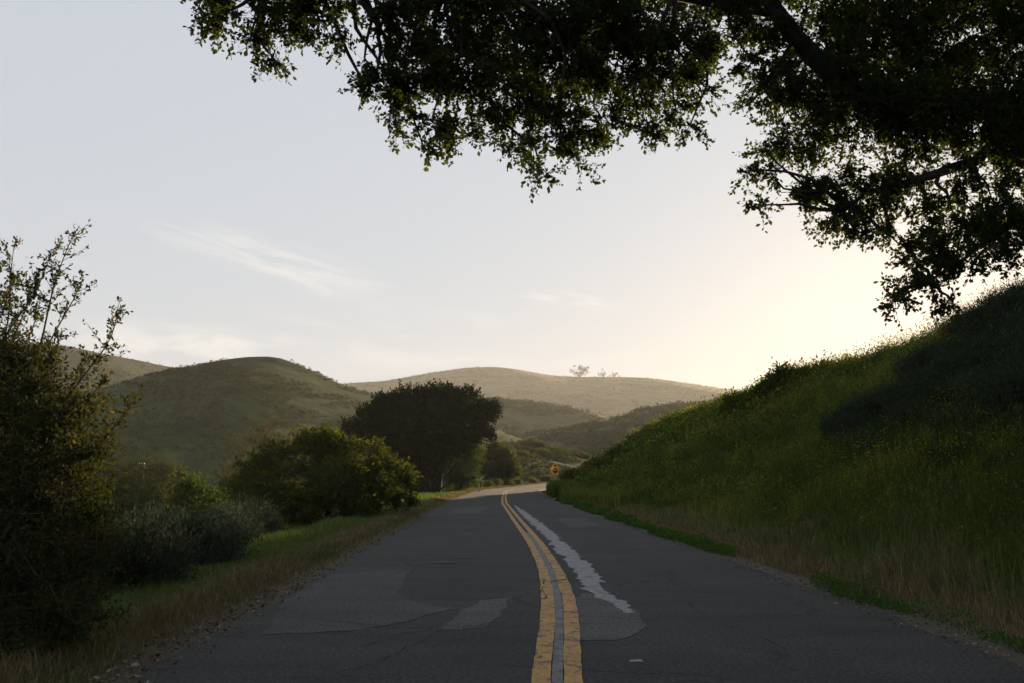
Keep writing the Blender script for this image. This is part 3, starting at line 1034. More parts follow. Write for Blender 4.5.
# --- generic shrub: stems from one base, lobes, leafy twigs
def shrub(name, label, cat, base, lobes, leaf, nclu, nleaf, lsize, lwid, twl, group=None, droop=0.0, up=0.25, bark='twig', stem_r=0.03, tmean=0.45, twr=0.004, parts=('foliage', 'stem'), extra=None, spread=0.2, dens_pow=2.0):
    base = np.asarray(base, float)
    root = thing(name, label, cat, base, 0, group)
    GL, GB = Geo(), Geo()
    rs = np.mean([np.mean(np.broadcast_to(l[1], (3,))) for l in lobes])
    for c, r in lobes:
        c = np.asarray(c, float)
        rr = np.mean(np.broadcast_to(r, (3,)))
        n = max(8, int(nclu * (rr / rs) ** dens_pow))
        leafy_lobe(GL, GB, c, r, n, nleaf, lsize, lwid, twl, droop, 0.42, up, tmean, twr, spread)
        foot = base + np.array([rng.normal(0, .12), rng.normal(0, .12), -0.05]) * (1 + 6 * stem_r)
        add_tube(GB, wander(foot, c, 7, 0.08, 0.05), np.linspace(stem_r, stem_r * 0.3, 7), 6)
    if extra:
        extra(GL, GB)
    GL.build(parts[0], M[leaf], root, False, base)
    GB.build(parts[1], M[bark], root, False, base)
    return root


def gz(x, y):
    return float(ground_z(x, y))


# --- tall twiggy willow at the left edge
def willow_extra(GL, GB):
    b = np.array([-5.0, 9.6, gz(-5.0, 9.6)])
    tips = [(14, 245, 9.6), (74, 232, 9.5), (52, 250, 9.4), (116, 318, 9.3), (84, 275, 9.7), (136, 398, 9.2), (100, 385, 9.2), (-15, 215, 9.8), (-60, 205, 9.9), (-120, 240, 10), (30, 290, 9.3), (60, 340, 9.3), (95, 440, 9.0), (-30, 260, 9.4), (10, 330, 9.2), (40, 300, 9.9), (70, 400, 9.0), (-180, 300, 9.8)]
    for t in tips:
        e = at(*t)
        mid = b + (e - b) * 0.45 + np.array([-0.15, 0, 0.35]) + rng.normal(0, .1, 3)
        p1 = wander(b + rng.normal(0, .15, 3) * (1, 1, 0), mid, 7, 0.05)
        p2 = wander(mid, e, 12, 0.06, 0.04)
        add_tube(GB, np.concatenate((p1, p2[1:])), np.concatenate((np.linspace(.028, .014, 7), np.linspace(.0135, .003, 11))), 6)
        # side shoots along the outer half, leaves in little tufts
        n = 30
        tt = rng.uniform(0.05, 1.0, n) ** 0.8
        idx = tt * 11
        o = np.stack([np.interp(idx, np.arange(12), p2[:, k]) for k in range(3)], 1)
        d0 = norm(e - mid)
        dd = norm(d0 * 0.7 + rng.normal(0, 0.6, (n, 3)) + np.array([0, 0, 0.35]))
        ln = rng.uniform(0.10, 0.42, n) * (1.15 - 0.6 * tt)
        add_rods(GB, o, o + dd * ln[:, None], 0.0035, 0.0018)
        m = 16
        q = rng.uniform(0.15, 1.05, (n, m))
        p = o[:, None] + dd[:, None] * (ln[:, None] * q)[:, :, None] + rng.normal(0, 0.012, (n, m, 3))
        ax = dd[:, None] * 0.6 + rng.normal(0, 0.8, (n, m, 3)) + np.array([0, 0, 0.3])
        l = 0.042 * rng.uniform(0.6, 1.3, n * m)
        add_leaves(GL, p.reshape(-1, 3), ax.reshape(-1, 3), l, l * 0.5, np.clip(rng.normal(0.55, 0.22, n * m), 0, 1))  # upper shoots tinted higher, toward the painted sunlit orange


wl = []
for px, py, d, r in [(15, 345, 9.6, .2), (-20, 310, 9.8, .3), (50, 385, 9.5, .2), (5, 400, 9.5, .34), (60, 420, 9.4, .3), (-50, 380, 9.8, .6), (30, 450, 9.4, .45), (80, 455, 9.2, .16), (60, 495, 9.3, .42), (10, 500, 9.4, .5), (75, 540, 9.2, .34), (20, 560, 9.3, .5), (60, 590, 9.1, .40), (-40, 480, 9.7, .7), (-50, 590, 9.6, .7), (15, 620, 9.1, .42), (72, 610, 9.0, .24), (40, 645, 8.9, .25), (-100, 450, 10, .8), (-120, 580, 10, .8), (95, 520, 9.2, .12), (-60, 280, 10, .4)]:
    wl.append((at(px, py, d), (r, r * 1.2, r)))
shrub('willow_tree', 'tall twiggy small-leaved tree left of the road, thin tips against the sky', 'tree', (-5.0, 9.6, gz(-5.0, 9.6)), wl, 'willow_leaf', 260, 12, 0.046, 0.55, 0.28, bark='twig', stem_r=0.03, extra=willow_extra, parts=('crown', 'trunk'), tmean=0.34, twr=0.003, spread=0.15)

# --- broad sunlit bush left of the road
bb = (-8.2, 42, gz(-8.2, 42))
bl = [(at(px, py, d), (r, r, r * .85)) for px, py, d, r in [(265, 478, 41, 1.1), (285, 462, 42, 1.1), (312, 452, 42, 1.0), (335, 456, 42, 1.05), (360, 462, 42, 1.05), (385, 478, 42.5, .95), (400, 490, 43, .7), (300, 490, 40, 1.2), (335, 490, 40, 1.3), (368, 494, 41, 1.0), (275, 505, 40, 1.0), (310, 512, 39.5, .9), (345, 512, 40, .8), (322, 446, 42, .55), (250, 490, 41.5, .8), (408, 505, 42.5, .45)]]
shrub('bush', 'broad rounded bush with sunlit yellow-green top beside the left verge', 'bush', bb, bl, 'bush_leaf', 200, 12, 0.13, 0.6, 0.5, stem_r=0.05, twr=0.008)
# the paler thin shrub rising behind it
pl_ = [(at(px, py, 47), (r, r, r * 1.1)) for px, py, r in [(240, 465, .9), (255, 445, .8), (270, 432, .6), (285, 445, .7), (235, 485, .9), (262, 470, 1.0), (268, 424, .35)]]
shrub('shrub', 'thin pale olive shrub standing taller behind the broad sunlit bush', 'shrub', (-11.8, 47, gz(-11.8, 47)), pl_, 'pale_leaf', 60, 9, 0.10, 0.5, 0.6, stem_r=0.04, twr=0.008, up=0.5)

# --- the dark round oak at the bend
ob = np.array([-8.6, 106, gz(-8.6, 106) - .1])
ol = [(at(px, py, d), (r, r, r * .8)) for px, py, d, r in [(372, 425, 106, 2.2), (390, 412, 106, 2.4), (412, 404, 106, 2.4), (440, 402, 106, 2.4), (465, 405, 106, 2.1), (482, 415, 105, 1.6), (360, 440, 105, 1.4), (385, 438, 104, 2.4), (412, 432, 103, 2.8), (442, 428, 103, 2.8), (470, 428, 104, 1.9), (485, 432, 105, 1.1), (400, 455, 104, 2.0), (428, 454, 104, 2.2), (455, 446, 104, 1.6), (405, 472, 106, 1.6), (382, 458, 106, 1.6), (425, 402, 106, 1.3), (450, 400, 106, 1.2), (490, 408, 105, .8), (395, 404, 106, 1.0), (378, 474, 107, 1.2), (395, 482, 107, 1.0), (415, 480, 107, .9), (388, 466, 106, 1.4), (410, 466, 106, 1.3), (440, 468, 107, .7), (362, 456, 106, 1.6), (375, 468, 106, 1.6), (395, 474, 106, 1.5), (418, 470, 106, 1.4), (436, 462, 106, 1.3), (385, 402, 106, 1.0), (452, 394, 106, .7), (352, 430, 106, 1.0)]]


def oak_trunks(GL, GB):
    for dx, px, py in [(-.6, 405, 455), (.1, 425, 450), (.7, 440, 448), (.85, 448, 446)]:
        p = wander(ob + np.array([dx, 0, 0]), at(px, py, 105.5), 8, 0.05)
        add_tube(GB, p, np.linspace(0.32, 0.16, 8), 8)


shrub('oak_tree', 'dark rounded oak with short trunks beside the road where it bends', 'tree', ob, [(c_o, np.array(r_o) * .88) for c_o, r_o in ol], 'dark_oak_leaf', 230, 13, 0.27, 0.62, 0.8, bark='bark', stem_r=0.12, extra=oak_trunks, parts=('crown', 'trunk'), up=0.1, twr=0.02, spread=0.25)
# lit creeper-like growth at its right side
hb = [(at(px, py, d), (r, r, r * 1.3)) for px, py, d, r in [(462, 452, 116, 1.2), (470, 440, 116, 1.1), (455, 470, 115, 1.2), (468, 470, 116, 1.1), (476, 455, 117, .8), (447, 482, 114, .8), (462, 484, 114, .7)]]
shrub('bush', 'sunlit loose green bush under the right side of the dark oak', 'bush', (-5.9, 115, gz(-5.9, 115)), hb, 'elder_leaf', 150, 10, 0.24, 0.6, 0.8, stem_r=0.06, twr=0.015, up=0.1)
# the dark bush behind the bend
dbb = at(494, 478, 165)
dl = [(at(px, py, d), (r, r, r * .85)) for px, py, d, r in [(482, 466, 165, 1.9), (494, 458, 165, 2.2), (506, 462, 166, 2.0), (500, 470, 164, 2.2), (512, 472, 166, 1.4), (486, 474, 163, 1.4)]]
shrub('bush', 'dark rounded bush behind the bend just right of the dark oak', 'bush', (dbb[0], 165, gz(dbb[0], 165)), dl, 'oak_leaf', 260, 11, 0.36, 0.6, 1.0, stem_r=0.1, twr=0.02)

# --- shrub clumps beyond the bend: one prototype family, each clump its own thing
def clump(name, leaf, r, h, nlob, nclu, nleaf, lsize, lwid, twl, up=0.3, seed=0, twr=0.01, tmean=0.45):
    """a single-piece shrub around the origin"""
    GL, GB = Geo(), Geo()
    for k in range(nlob):
        a = k * 2.4 + seed
        q = r * 0.62 * math.sqrt(k / max(1, nlob - 1)) if nlob > 1 else 0
        hh = h * (0.78 - 0.38 * (q / r) ** 2) * rng.uniform(0.75, 1.1)
        c = np.array([q * math.cos(a), q * math.sin(a), hh * 0.62])
        leafy_lobe(GL, GB, c, (r * .5, r * .5, hh * .5), nclu, nleaf, lsize, lwid, twl, 0, 0.45, up, tmean, twr, 0.4)
        add_tube(GB, wander((0, 0, -0.15), c, 5, 0.06), np.linspace(twr * 3.5, twr, 5), 5)
    V = GL
    root = bpy.data.objects.new(name, None)
    C.collection.objects.link(root)
    GL.build('foliage', M[leaf], root)
    GB.build('stem', M['twig'], root)
    return root


proto_far = [clump('shrub', l, 2.0, 2.4, 6, 60, 9, 0.28, 0.6, 0.7, seed=s, twr=0.015) for l, s in (('coyote_leaf', 0), ('bush_leaf', 1), ('pale_leaf', 2), ('elder_leaf', 3))]


def place(proto, used, x, y, z, s, rz, label, cat, group=None, sz=1.0):
    o = proto if proto.name not in used else copy_tree(proto)
    used.add(o.name)
    o.location = (x, y, z)
    o.scale = (s, s, s * sz)
    o.rotation_euler = (0, 0, rz)
    return tag(o, label, cat, group)


used = set()
for i in range(110):
    px = 385 + 200 * (i / 109) + rng.uniform(-4, 4)
    k = int(np.interp(px, [395, 600], [0, 139]))
    row = i % 5
    x0, y0 = RF[k, 0], RF[k, 1]
    y = y0 - [1, 8, 15, 22, 31][row] + rng.uniform(-3, 3)
    x = (px - 512) / F * y
    if x > cx(y) - 5.6:
        continue
    z = float(max(zF(np.array([x]), np.array([y]))[0], gz(x, y)))
    place(proto_far[[0, 1, 0, 2, 3][i % 5]], used, x, y, z - 0.1, rng.uniform(0.5, 1.0) * y / 250, rng.uniform(0, 6), 'rounded grey-green shrub on the low rise beyond the bend', 'shrub', 'shrubs on the low rise beyond the bend')

# dry flower heads and low bushes by the outside of the bend
proto_low = clump('shrub', 'pale_leaf', 0.9, 0.9, 4, 60, 9, 0.14, 0.5, 0.35, seed=5, twr=0.008, tmean=0.8)
proto_low2 = clump('shrub', 'elder_leaf', 0.8, 0.7, 4, 60, 9, 0.14, 0.55, 0.3, seed=6, twr=0.008, tmean=0.7)
for i in range(22):
    y = 118 + i * 6.5
    x = float(cx(y)) - 5.2 - rng.uniform(0, 2.2)
    place([proto_low, proto_low2][i % 2], used, x, y, gz(x, y) - .05, rng.uniform(0.8, 1.6), rng.uniform(0, 6), 'small sunlit shrub along the outer edge of the bend', 'shrub', 'small shrubs along the outer edge of the bend')

# --- left low ground
sg = [clump('sage_bush', 'sage_leaf', 0.9, 1.0, 6, 130, 12, 0.085, 0.26, 0.34, up=0.9, seed=s, twr=0.005) for s in (1, 2)]
us = set()
spots = [(125, 540, 17), (150, 530, 19), (105, 520, 19), (190, 520, 22), (235, 512, 27), (170, 512, 24), (215, 500, 30), (250, 520, 25), (140, 560, 15), (200, 540, 19), (275, 515, 29), (120, 500, 24)]
for i, (px, py, d) in enumerate(spots):
    p = at(px - 22, py, d)
    place(sg[i % 2], us, p[0], d, gz(p[0], d) - .05, rng.uniform(0.85, 1.2), rng.uniform(0, 6), 'low blue-grey sage bush in the hollow left of the green verge', 'bush', 'sage bushes in the hollow on the left', sz=rng.uniform(.9, 1.3))


def rel(pxs, d0):
    return [(at(px, py, d), (r, r * 1.1, r * .7)) for px, py, d, r in pxs]


shrub('coyote_bush', 'round-topped coyote bush with pale dry crown just right of the willow', 'bush', (-13.5, 32, gz(-13.5, 32)), rel([(112, 502, 32, .75), (125, 497, 32, .7), (135, 505, 32, .6), (105, 515, 31, .7), (122, 518, 31, .8)], 32), 'coyote_leaf', 130, 12, 0.075, 0.5, 0.32, stem_r=.03, twr=.006, tmean=.6)
shrub('coyote_bush', 'smaller round coyote bush with pale top behind the first dry-crowned bush', 'bush', (-14.0, 40, gz(-14.0, 40)), rel([(150, 492, 40, .8), (163, 488, 40, .7), (172, 494, 40, .6), (155, 505, 39, .8)], 40), 'coyote_leaf', 130, 12, 0.085, 0.5, 0.35, stem_r=.03, twr=.006, tmean=.6)
shrub('coyote_bush', 'wide dark coyote mound with sun-rimmed top across the back of the hollow', 'bush', (-20, 56, gz(-20, 56)), rel([(100, 478, 56, 1.0), (120, 475, 56, 1.0), (145, 474, 56, 1.1), (165, 476, 56, 1.0), (180, 480, 56, .8), (120, 490, 55, 1.1), (150, 490, 55, 1.1), (175, 490, 55, .9), (90, 490, 55, 1.0)], 56), 'coyote_leaf', 170, 12, 0.11, 0.5, 0.45, stem_r=.04, twr=.008, tmean=.55)
shrub('elder_shrub', 'upright leafy green elder shrub in the hollow between the sage and the broad bush', 'shrub', (-9.9, 30, gz(-9.9, 30)), rel([(190, 492, 30, .5), (200, 505, 30, .55), (185, 508, 30, .45), (210, 515, 30, .55), (195, 525, 29, .55), (190, 480, 30, .25), (178, 520, 29, .45)], 30), 'elder_leaf', 90, 12, 0.10, 0.42, 0.4, stem_r=.03, twr=.006, up=.5)
shrub('elder_shrub', 'dark leafy shrub at the left foot of the broad sunlit bush', 'shrub', (-9.2, 35, gz(-9.2, 35)), rel([(225, 500, 36, .7), (240, 510, 35, .6), (215, 512, 35, .6), (232, 522, 34, .6)], 35), 'bush_leaf', 90, 12, 0.10, 0.5, 0.4, stem_r=.03, twr=.006, up=.4)

for i, (px, d, sc_, k) in enumerate([(150, 24, .8, 0), (178, 27, .9, 1), (118, 22, .7, 0), (205, 33, .9, 1), (95, 27, 1.0, 0), (135, 30, .9, 1), (245, 37, .9, 0), (165, 21, .6, 1), (222, 28, .7, 0)]):
    x_ = (px - 512) / F * d
    place(sg[k], us, x_, d, gz(x_, d) - .05, sc_ * 1.1, i * 1.7, 'low blue-grey sage bush in the hollow left of the green verge', 'bush', 'sage bushes in the hollow on the left', sz=1.1)

# bare grey branches of a dead bush
GD = Geo()
db = np.array([-11.3, 33.5, gz(-11.3, 33.5)])
for k in range(16):
    a = rng.uniform(0, 6.28)
    e = db + np.array([math.cos(a) * rng.uniform(.4, 1.3), math.sin(a) * .6, rng.uniform(.7, 1.7)])
    p = wander(db + rng.normal(0, .1, 3) * (1, 1, 0), e, 8, 0.1)
    add_tube(GD, p, np.linspace(.03, .008, 8), 5)
    for j in range(3):
        q = p[rng.integers(3, 7)]
        add_tube(GD, wander(q, q + rng.normal(0, .3, 3) + (0, 0, .25), 5, .1), np.linspace(.012, .005, 5), 4)
M['dead_wood'] = bark_mat('dead_wood', (0.16, 0.14, 0.12), (0.32, 0.29, 0.26), 20)
tag(GD.build('dead_bush', M['dead_wood']), 'bare grey dead branches standing among the bushes in the left hollow', 'dead bush')

# filler mounds farther into the left flat, each a bush
ff = set()
for i in range(26):
    d = rng.uniform(60, 165)
    px = rng.uniform(70, 345)
    x = (px - 512) / F * d
    place(proto_far[[0, 1, 0, 3][i % 4]] if False else copy_tree(proto_far[[0, 1, 0, 3][i % 4]]), ff, x, d, gz(x, d) - .15, rng.uniform(0.45, 0.85), rng.uniform(0, 6), 'rounded scrub bush on the low flat at the foot of the hill', 'bush', 'scrub bushes on the low flat on the left')

# --- bank on the right: sage and scrub mounds, each its own thing
ub = set()
bank_proto = [clump('scrub_bush', 'bank_sage', 1.25, 0.9, 9, 110, 12, 0.10, 0.28, 0.42, up=1.1, seed=s, twr=0.005, tmean=.35) for s in (7, 8, 9)]
n_b = 0
tries = 0
bank_xy = []
while n_b < 165 and tries < 4000:
    tries += 1
    y = 9 + 23 * rng.uniform(0, 1) ** 1.2
    u = rng.uniform(6.6, 20)
    x = float(cx(y)) + u
    px = 512 + F * x / y
    if px > 1150:
        continue
    dens = vnoise(x * 0.16 + 5, y * 0.09)
    near = u > 6.8 + .2 * (y - 9)
    if dens < (-0.6 if near else 0.2):
        continue
    if any((x - a) ** 2 + (y - b) ** 2 < 0.8 ** 2 for a, b in bank_xy):
        continue
    bank_xy.append((x, y))
    s = rng.uniform(0.4, 0.75) + .4 * sm(u, 9, 12)
    place(bank_proto[n_b % 3], ub, x, y, gz(x, y) - .1, s, rng.uniform(0, 6), 'dark grey-green sage mound in the shaded growth of the right bank', 'bush', 'sage mounds on the right bank', sz=rng.uniform(.8, 1.15))
    n_b += 1

# shrubs on the skyline of the bank
for i, (px, py, d, h) in enumerate([(795, 352, 52, 2.0), (778, 362, 54, 1.5), (760, 372, 56, 1.3), (815, 352, 50, 1.0), (740, 384, 60, .9)]):
    p = at(px, py, d)
    x = p[0]
    z = gz(x, d)
    o = copy_tree(proto_far[1])
    s = max(0.35, (p[2] - z) / 2.2)
    place(o, ub, x, d, z - .1, min(s * .72, .72), i * 1.3, 'dark leafy shrub standing on the skyline of the right bank', 'shrub', 'shrubs along the skyline of the bank')

# dark thicket at the far low end of the bank
for i, (px, y) in enumerate([(578, 100), (588, 97), (598, 94), (612, 90), (570, 108), (624, 86)]):
    x = (px - 512) / F * y
    o = copy_tree(proto_far[1])
    place(o, ub, x, y, gz(x, y) - .2, rng.uniform(.6, .85), i * 1.1, 'dark low thicket bush at the far low end of the right bank', 'bush', 'thicket bushes at the far end of the bank')

# trees on the far skyline
M['far_leaf'] = leaf_mat('far_leaf', [(0.0, (0.05, 0.05, 0.03)), (1.0, (0.11, 0.10, 0.06))], 0.2)


def sky_tree(label, px, py, d, h, w, n, sparse):
    p = at(px, py, d)
    b = np.array([p[0], d, float(surf_z(np.array([p[0]]), np.array([d]))[0]) - .5])
    lob = [(b + np.array([rng.normal(0, w * .33), rng.normal(0, w * .25), h * rng.uniform(.2, .95)]), np.array([w * .26, w * .26, h * .2])) for _ in range(n)]
    shrub('skyline_tree', label, 'tree', b, lob, 'far_leaf', sparse, 7, 1.0, 0.6, 2.2, stem_r=0.3, twr=0.08, up=.3, parts=('crown', 'trunk'), bark='bark')


sky_tree('broad open-crowned tree on the crest of the far pale ridge', 579, 372, 2095, 24, 28, 22, 26)
sky_tree('slim sparse tree on the far ridge just right of the broad tree', 604, 374, 2106, 16, 14, 8, 14)
sky_tree('lowest small round tree on the far ridge, right of the slim tree', 613, 375, 2112, 11, 12, 8, 14)
sky_tree('feathery pale tree showing above the bank skyline, right of the far ridge', 743, 381, 430, 6.0, 5.5, 14, 22)

# ------------------------------------------------------------------ grasses and weeds (uncountable)
def blades(name, label, mat, x, y, z, h, w, lean, tint, cat='grass', lean_dir=None):
    n = len(x)
    a = rng.uniform(0, 2 * math.pi, n)
    side = np.stack((np.cos(a), np.sin(a), np.zeros(n)), 1)
    ld = rng.uniform(0, 2 * math.pi, n) if lean_dir is None else lean_dir
    ln = np.stack((np.cos(ld), np.sin(ld), np.zeros(n)), 1) * (lean * h)[:, None]
    b = np.stack((x, y, z - 0.02), 1)
    up = np.zeros((n, 3))
    up[:, 2] = h
    V = np.empty((n, 5, 3))
    V[:, 0] = b - side * w[:, None] * .5
    V[:, 1] = b + side * w[:, None] * .5
    m = b + up * 0.58 + ln * 0.28
    V[:, 2] = m - side * w[:, None] * .4
    V[:, 3] = m + side * w[:, None] * .4
    V[:, 4] = b + up * (1 - 0.35 * lean[:, None]) + ln
    base = (np.arange(n) * 5)[:, None]
    loops = np.concatenate((base + [0, 1, 3, 2], base + [2, 3, 4]), 1)
    cn = np.tile([4, 3], n)
    o = mesh(name, V.reshape(-1, 3), loops, cn, M[mat], None, np.repeat(np.clip(tint, 0, 1), 5))
    return tag(o, label, cat, kind='stuff')


def scatter(n, u0, u1, y0, y1, yp=2.2, patch=None):
    """positions along the road; nearer ground gets more"""
    t = rng.uniform(0, 1, n)
    y = y0 * (y1 / y0) ** (t ** (1 / 1.0)) if yp == 'log' else y0 + (y1 - y0) * t ** yp
    u = rng.uniform(u0, u1, n)
    x = cx(y) + u
    px = 512 + F * x / np.maximum(y, 1)
    ok = (px > -140) & (px < 1170)
    if patch is not None:
        ok &= patch(x, y, u)
    return x[ok], y[ok], u[ok]


def wmin(y, w):
    return np.maximum(w, 0.00075 * y) * rng.uniform(0.7, 1.3, len(y))


# right: tall green growth over the bank
x, y, u = scatter(230000, 5.2, 22, 8, 120, 'log')
k = sm(u, 5.0, 7.5)
h = (0.28 + 0.5 * k) * (0.45 + 0.9 * (vnoise(x * .8, y * .5) * .5 + .5)) * rng.uniform(.5, 1.25, len(x))
blades('bank_grass', 'tall green grass and mustard stems covering the right bank', 'grass_bank', x, y, ground_z(x, y), h, wmin(y, .012), rng.uniform(.05, .45, len(x)), 0.34 + .38 * np.exp(-((y - 48) / 26) ** 2) + .30 * fbm(x * .35, y * .2, 4) + rng.normal(0, .15, len(x)))  # mid-bank tint raised: backlit glow painted in along with the mustard green
# broad leafy weeds mixed into it
GW = Geo()
x, y, u = scatter(60000, 6.4, 22, 8, 120, 'log', lambda x, y, u: vnoise(x * .4 + 3, y * .25) > -0.2)
hh = rng.uniform(.1, .75, len(x)) * (0.4 + .6 * sm(u, 6, 9))
ax = rng.normal(0, .7, (len(x), 3)) + (0, 0, .7)
l = np.maximum(.055, .0022 * y) * rng.uniform(.6, 1.4, len(x))
add_leaves(GW, np.stack((x, y, ground_z(x, y) + hh), 1), ax, l, l * .42, np.clip(rng.normal(.45, .2, len(x)), 0, 1))
cxs, cys, cus = scatter(2600, 6.0, 21, 9, 110, 'log')
for q in range(len(cxs)):
    rr = rng.uniform(.25, .85) * (1 + .004 * cys[q])
    hh_ = rng.uniform(.5, 1.4)
    m = 110
    p = rng.normal(0, 1, (m, 3)) * (rr * .5, rr * .5, hh_ * .25)
    p[:, 2] = np.abs(p[:, 2]) + rng.uniform(0, hh_ * .55, m)
    p[:, 0] += cxs[q]
    p[:, 1] += cys[q]
    p[:, 2] += float(ground_z(cxs[q], cys[q])) + .1
    ll = max(.05, .0024 * cys[q]) * rng.uniform(.6, 1.5, m)
    tc_ = rng.choice([.12, .25, .4, .6, .8])
    add_leaves(GW, p, rng.normal(0, .6, (m, 3)) + (0, 0, .8), ll, ll * rng.uniform(.25, .5), np.clip(tc_ + rng.normal(0, .1, m), 0, 1))
tag(GW.build('bank_weeds', M['grass_bank']), 'leafy weeds among the grass of the right bank', 'weeds', kind='stuff')
# straw at the toe of the bank
x, y, u = scatter(60000, 4.15, 6.6, 6, 115, 'log', lambda x, y, u: (vnoise(x * .9, y * .5) * 1.3 + .45 > (u - 5.1) * 1.0))
h = (.16 + .34 * sm(u, 4.2, 5.8)) * rng.uniform(.4, 1.35, len(x))
blades('dry_grass', 'straw-coloured dry grass at the foot of the right bank', 'grass_dry', x, y, ground_z(x, y), h, wmin(y, .007), rng.uniform(.1, .9, len(x)), rng.normal(.35, .25, len(x)))
x, y, u = scatter(14000, 5.0, 8.2, 7, 100, 'log')
h = rng.uniform(.3, .7, len(x))
blades('verge_grass', 'green grass growing up through the straw on the right', 'grass_green', x, y, ground_z(x, y), h, wmin(y, .008), rng.uniform(.1, .6, len(x)), rng.normal(.5, .25, len(x)))
x, y, u = scatter(16000, 4.3, 7.0, 48, 104, 'log', lambda x, y, u: u > 4.3 + .02 * np.clip(90 - y, 0, 50))
blades('bank_grass', 'taller green growth close to the asphalt near the bend', 'grass_bank', x, y, ground_z(x, y), rng.uniform(.5, 1.15, len(x)), wmin(y, .01), rng.uniform(.05, .4, len(x)), rng.normal(.6, .2, len(x)))
x, y, u = scatter(1500, 3.95, 5.6, 82, 91, 'log')
blades('bank_grass', 'tall weeds hiding the foot of the warning sign', 'grass_bank', x, y, ground_z(x, y), rng.uniform(.9, 1.75, len(x)), wmin(y, .01), rng.uniform(.05, .3, len(x)), rng.normal(.5, .2, len(x)))
# low green weeds creeping onto the right road edge
GW = Geo()
x, y, u = scatter(70000, 3.7, 4.8, 6, 75, 'log', lambda x, y, u: vnoise(y * .35, x * .3 + 8) + 0.62 > np.abs(u - 4.05) * 2.0)
hh = rng.uniform(.0, .17, len(x)) * (0.6 + .8 * (vnoise(x * 2, y * 1.2) > .2))
ax = rng.normal(0, .8, (len(x), 3)) + (0, 0, .5)
l = np.maximum(.035, .0022 * y) * rng.uniform(.6, 1.4, len(x))
add_leaves(GW, np.stack((x, y, ground_z(x, y) + hh), 1), ax, l, l * .6, rng.uniform(0, 1, len(x)))
tag(GW.build('edge_weeds', M['weed']), 'low green weeds creeping along the right edge of the asphalt', 'weeds', kind='stuff')

# left: straw edge, then green verge, then rough growth down the slope
x, y, u = scatter(50000, -4.9, -3.7, 6, 215, 'log', lambda x, y, u: (np.abs(u) - 3.8) > .12 * rng.uniform(-1, 1, len(u)))
h = (.05 + .22 * sm(-u, 3.9, 4.8)) * rng.uniform(.4, 1.4, len(x))
blades('dry_grass', 'straw-coloured dry grass along the left edge of the asphalt', 'grass_dry', x, y, ground_z(x, y), h, wmin(y, .006), rng.uniform(.2, 1.0, len(x)), rng.normal(.35, .25, len(x)))
x, y, u = scatter(135000, -9.8, -4.1, 6, 215, 'log', lambda x, y, u: -u - 4.35 + .5 * vnoise(x, y * .6) > 0.1 * rng.normal(0, 1, len(u)))
h = (.2 + .25 * sm(-u, 5, 7)) * (0.7 + .5 * vnoise(x * .7, y * .5)) * rng.uniform(.5, 1.3, len(x))
blades('verge_grass', 'soft green grass on the left verge', 'grass_green', x, y, ground_z(x, y), np.maximum(h, .08), wmin(y, .007), rng.uniform(.1, .7, len(x)), .42 + .18 * fbm(x * .5, y * .3, 2) + rng.normal(0, .17, len(x)))
x, y, u = scatter(60000, -38, -8.5, 9, 150, 'log')
h = rng.uniform(.2, .6, len(x))
blades('field_grass', 'rough dark grass over the low ground on the left', 'grass_bank', x, y, ground_z(x, y), h, wmin(y, .012), rng.uniform(.1, .6, len(x)), rng.normal(.4, .2, len(x)))

# litter on the shoulder: dead leaves, bits of bark, stones
GW = Geo()
x, y, u = scatter(4200, -4.6, -3.45, 6, 40, 'log', lambda x, y, u: rng.uniform(0, 1, len(u)) < np.exp(-((u + 3.95) / .28) ** 2))
ax = rng.normal(0, 1, (len(x), 3)) * (1, 1, .25)
l = rng.uniform(.02, .075, len(x))
add_leaves(GW, np.stack((x, y, np.maximum(ground_z(x, y), 0) + .012), 1), ax, l, l * .45, rng.uniform(0, 1, len(x)))
x, y, u = scatter(2400, 3.5, 4.2, 6, 40, 'log')
ax = rng.normal(0, 1, (len(x), 3)) * (1, 1, .25)
l = rng.uniform(.015, .05, len(x))
add_leaves(GW, np.stack((x, y, np.maximum(ground_z(x, y), 0) + .012), 1), ax, l, l * .45, rng.uniform(0, 1, len(x)))
M['litter'] = leaf_mat('litter', [(0, (.05, .035, .02)), (.6, (.16, .11, .07)), (1, (.34, .30, .25))], 0)
tag(GW.build('leaf_litter', M['litter']), 'dead leaves and bits of bark along the edges of the asphalt', 'litter', kind='stuff')

# mustard flowers: thin stalks carrying yellow heads
GF, GS = Geo(), Geo()
x, y, u = scatter(7000, 6.6, 19, 11, 110, 'log', lambda x, y, u: vnoise(x * .25 + 2, y * .12 + 1) + rng.normal(0, .2, len(x)) > .0 + .25 * (y < 22))
h = rng.uniform(.7, 1.25, len(x))
z = ground_z(x, y)
b = np.stack((x, y, z), 1)
t_ = b + np.stack((rng.normal(0, .12, len(x)), rng.normal(0, .12, len(x)), h), 1)
add_rods(GS, b, t_, np.maximum(.003, .0002 * y), np.maximum(.002, .00014 * y), np.clip(rng.normal(.5, .2, len(x)), 0, 1))
for j in range(4):
    p = t_ + rng.normal(0, 1, (len(x), 3)) * (.06, .06, .07)
    ln = np.maximum(.018, .00075 * y) * rng.uniform(.7, 1.3, len(x))
    add_leaves(GF, p, rng.normal(0, 1, (len(x), 3)), ln, ln, rng.uniform(0, 1, len(x)))
tag(GS.build('mustard_stalks_foliage', M['grass_bank']), 'thin green mustard stalks standing above the bank grass', 'weeds', kind='stuff')
tag(GF.build('mustard_flower_foliage', M['mustard']), 'scattered small yellow mustard flowers on the right bank', 'flowers', kind='stuff')

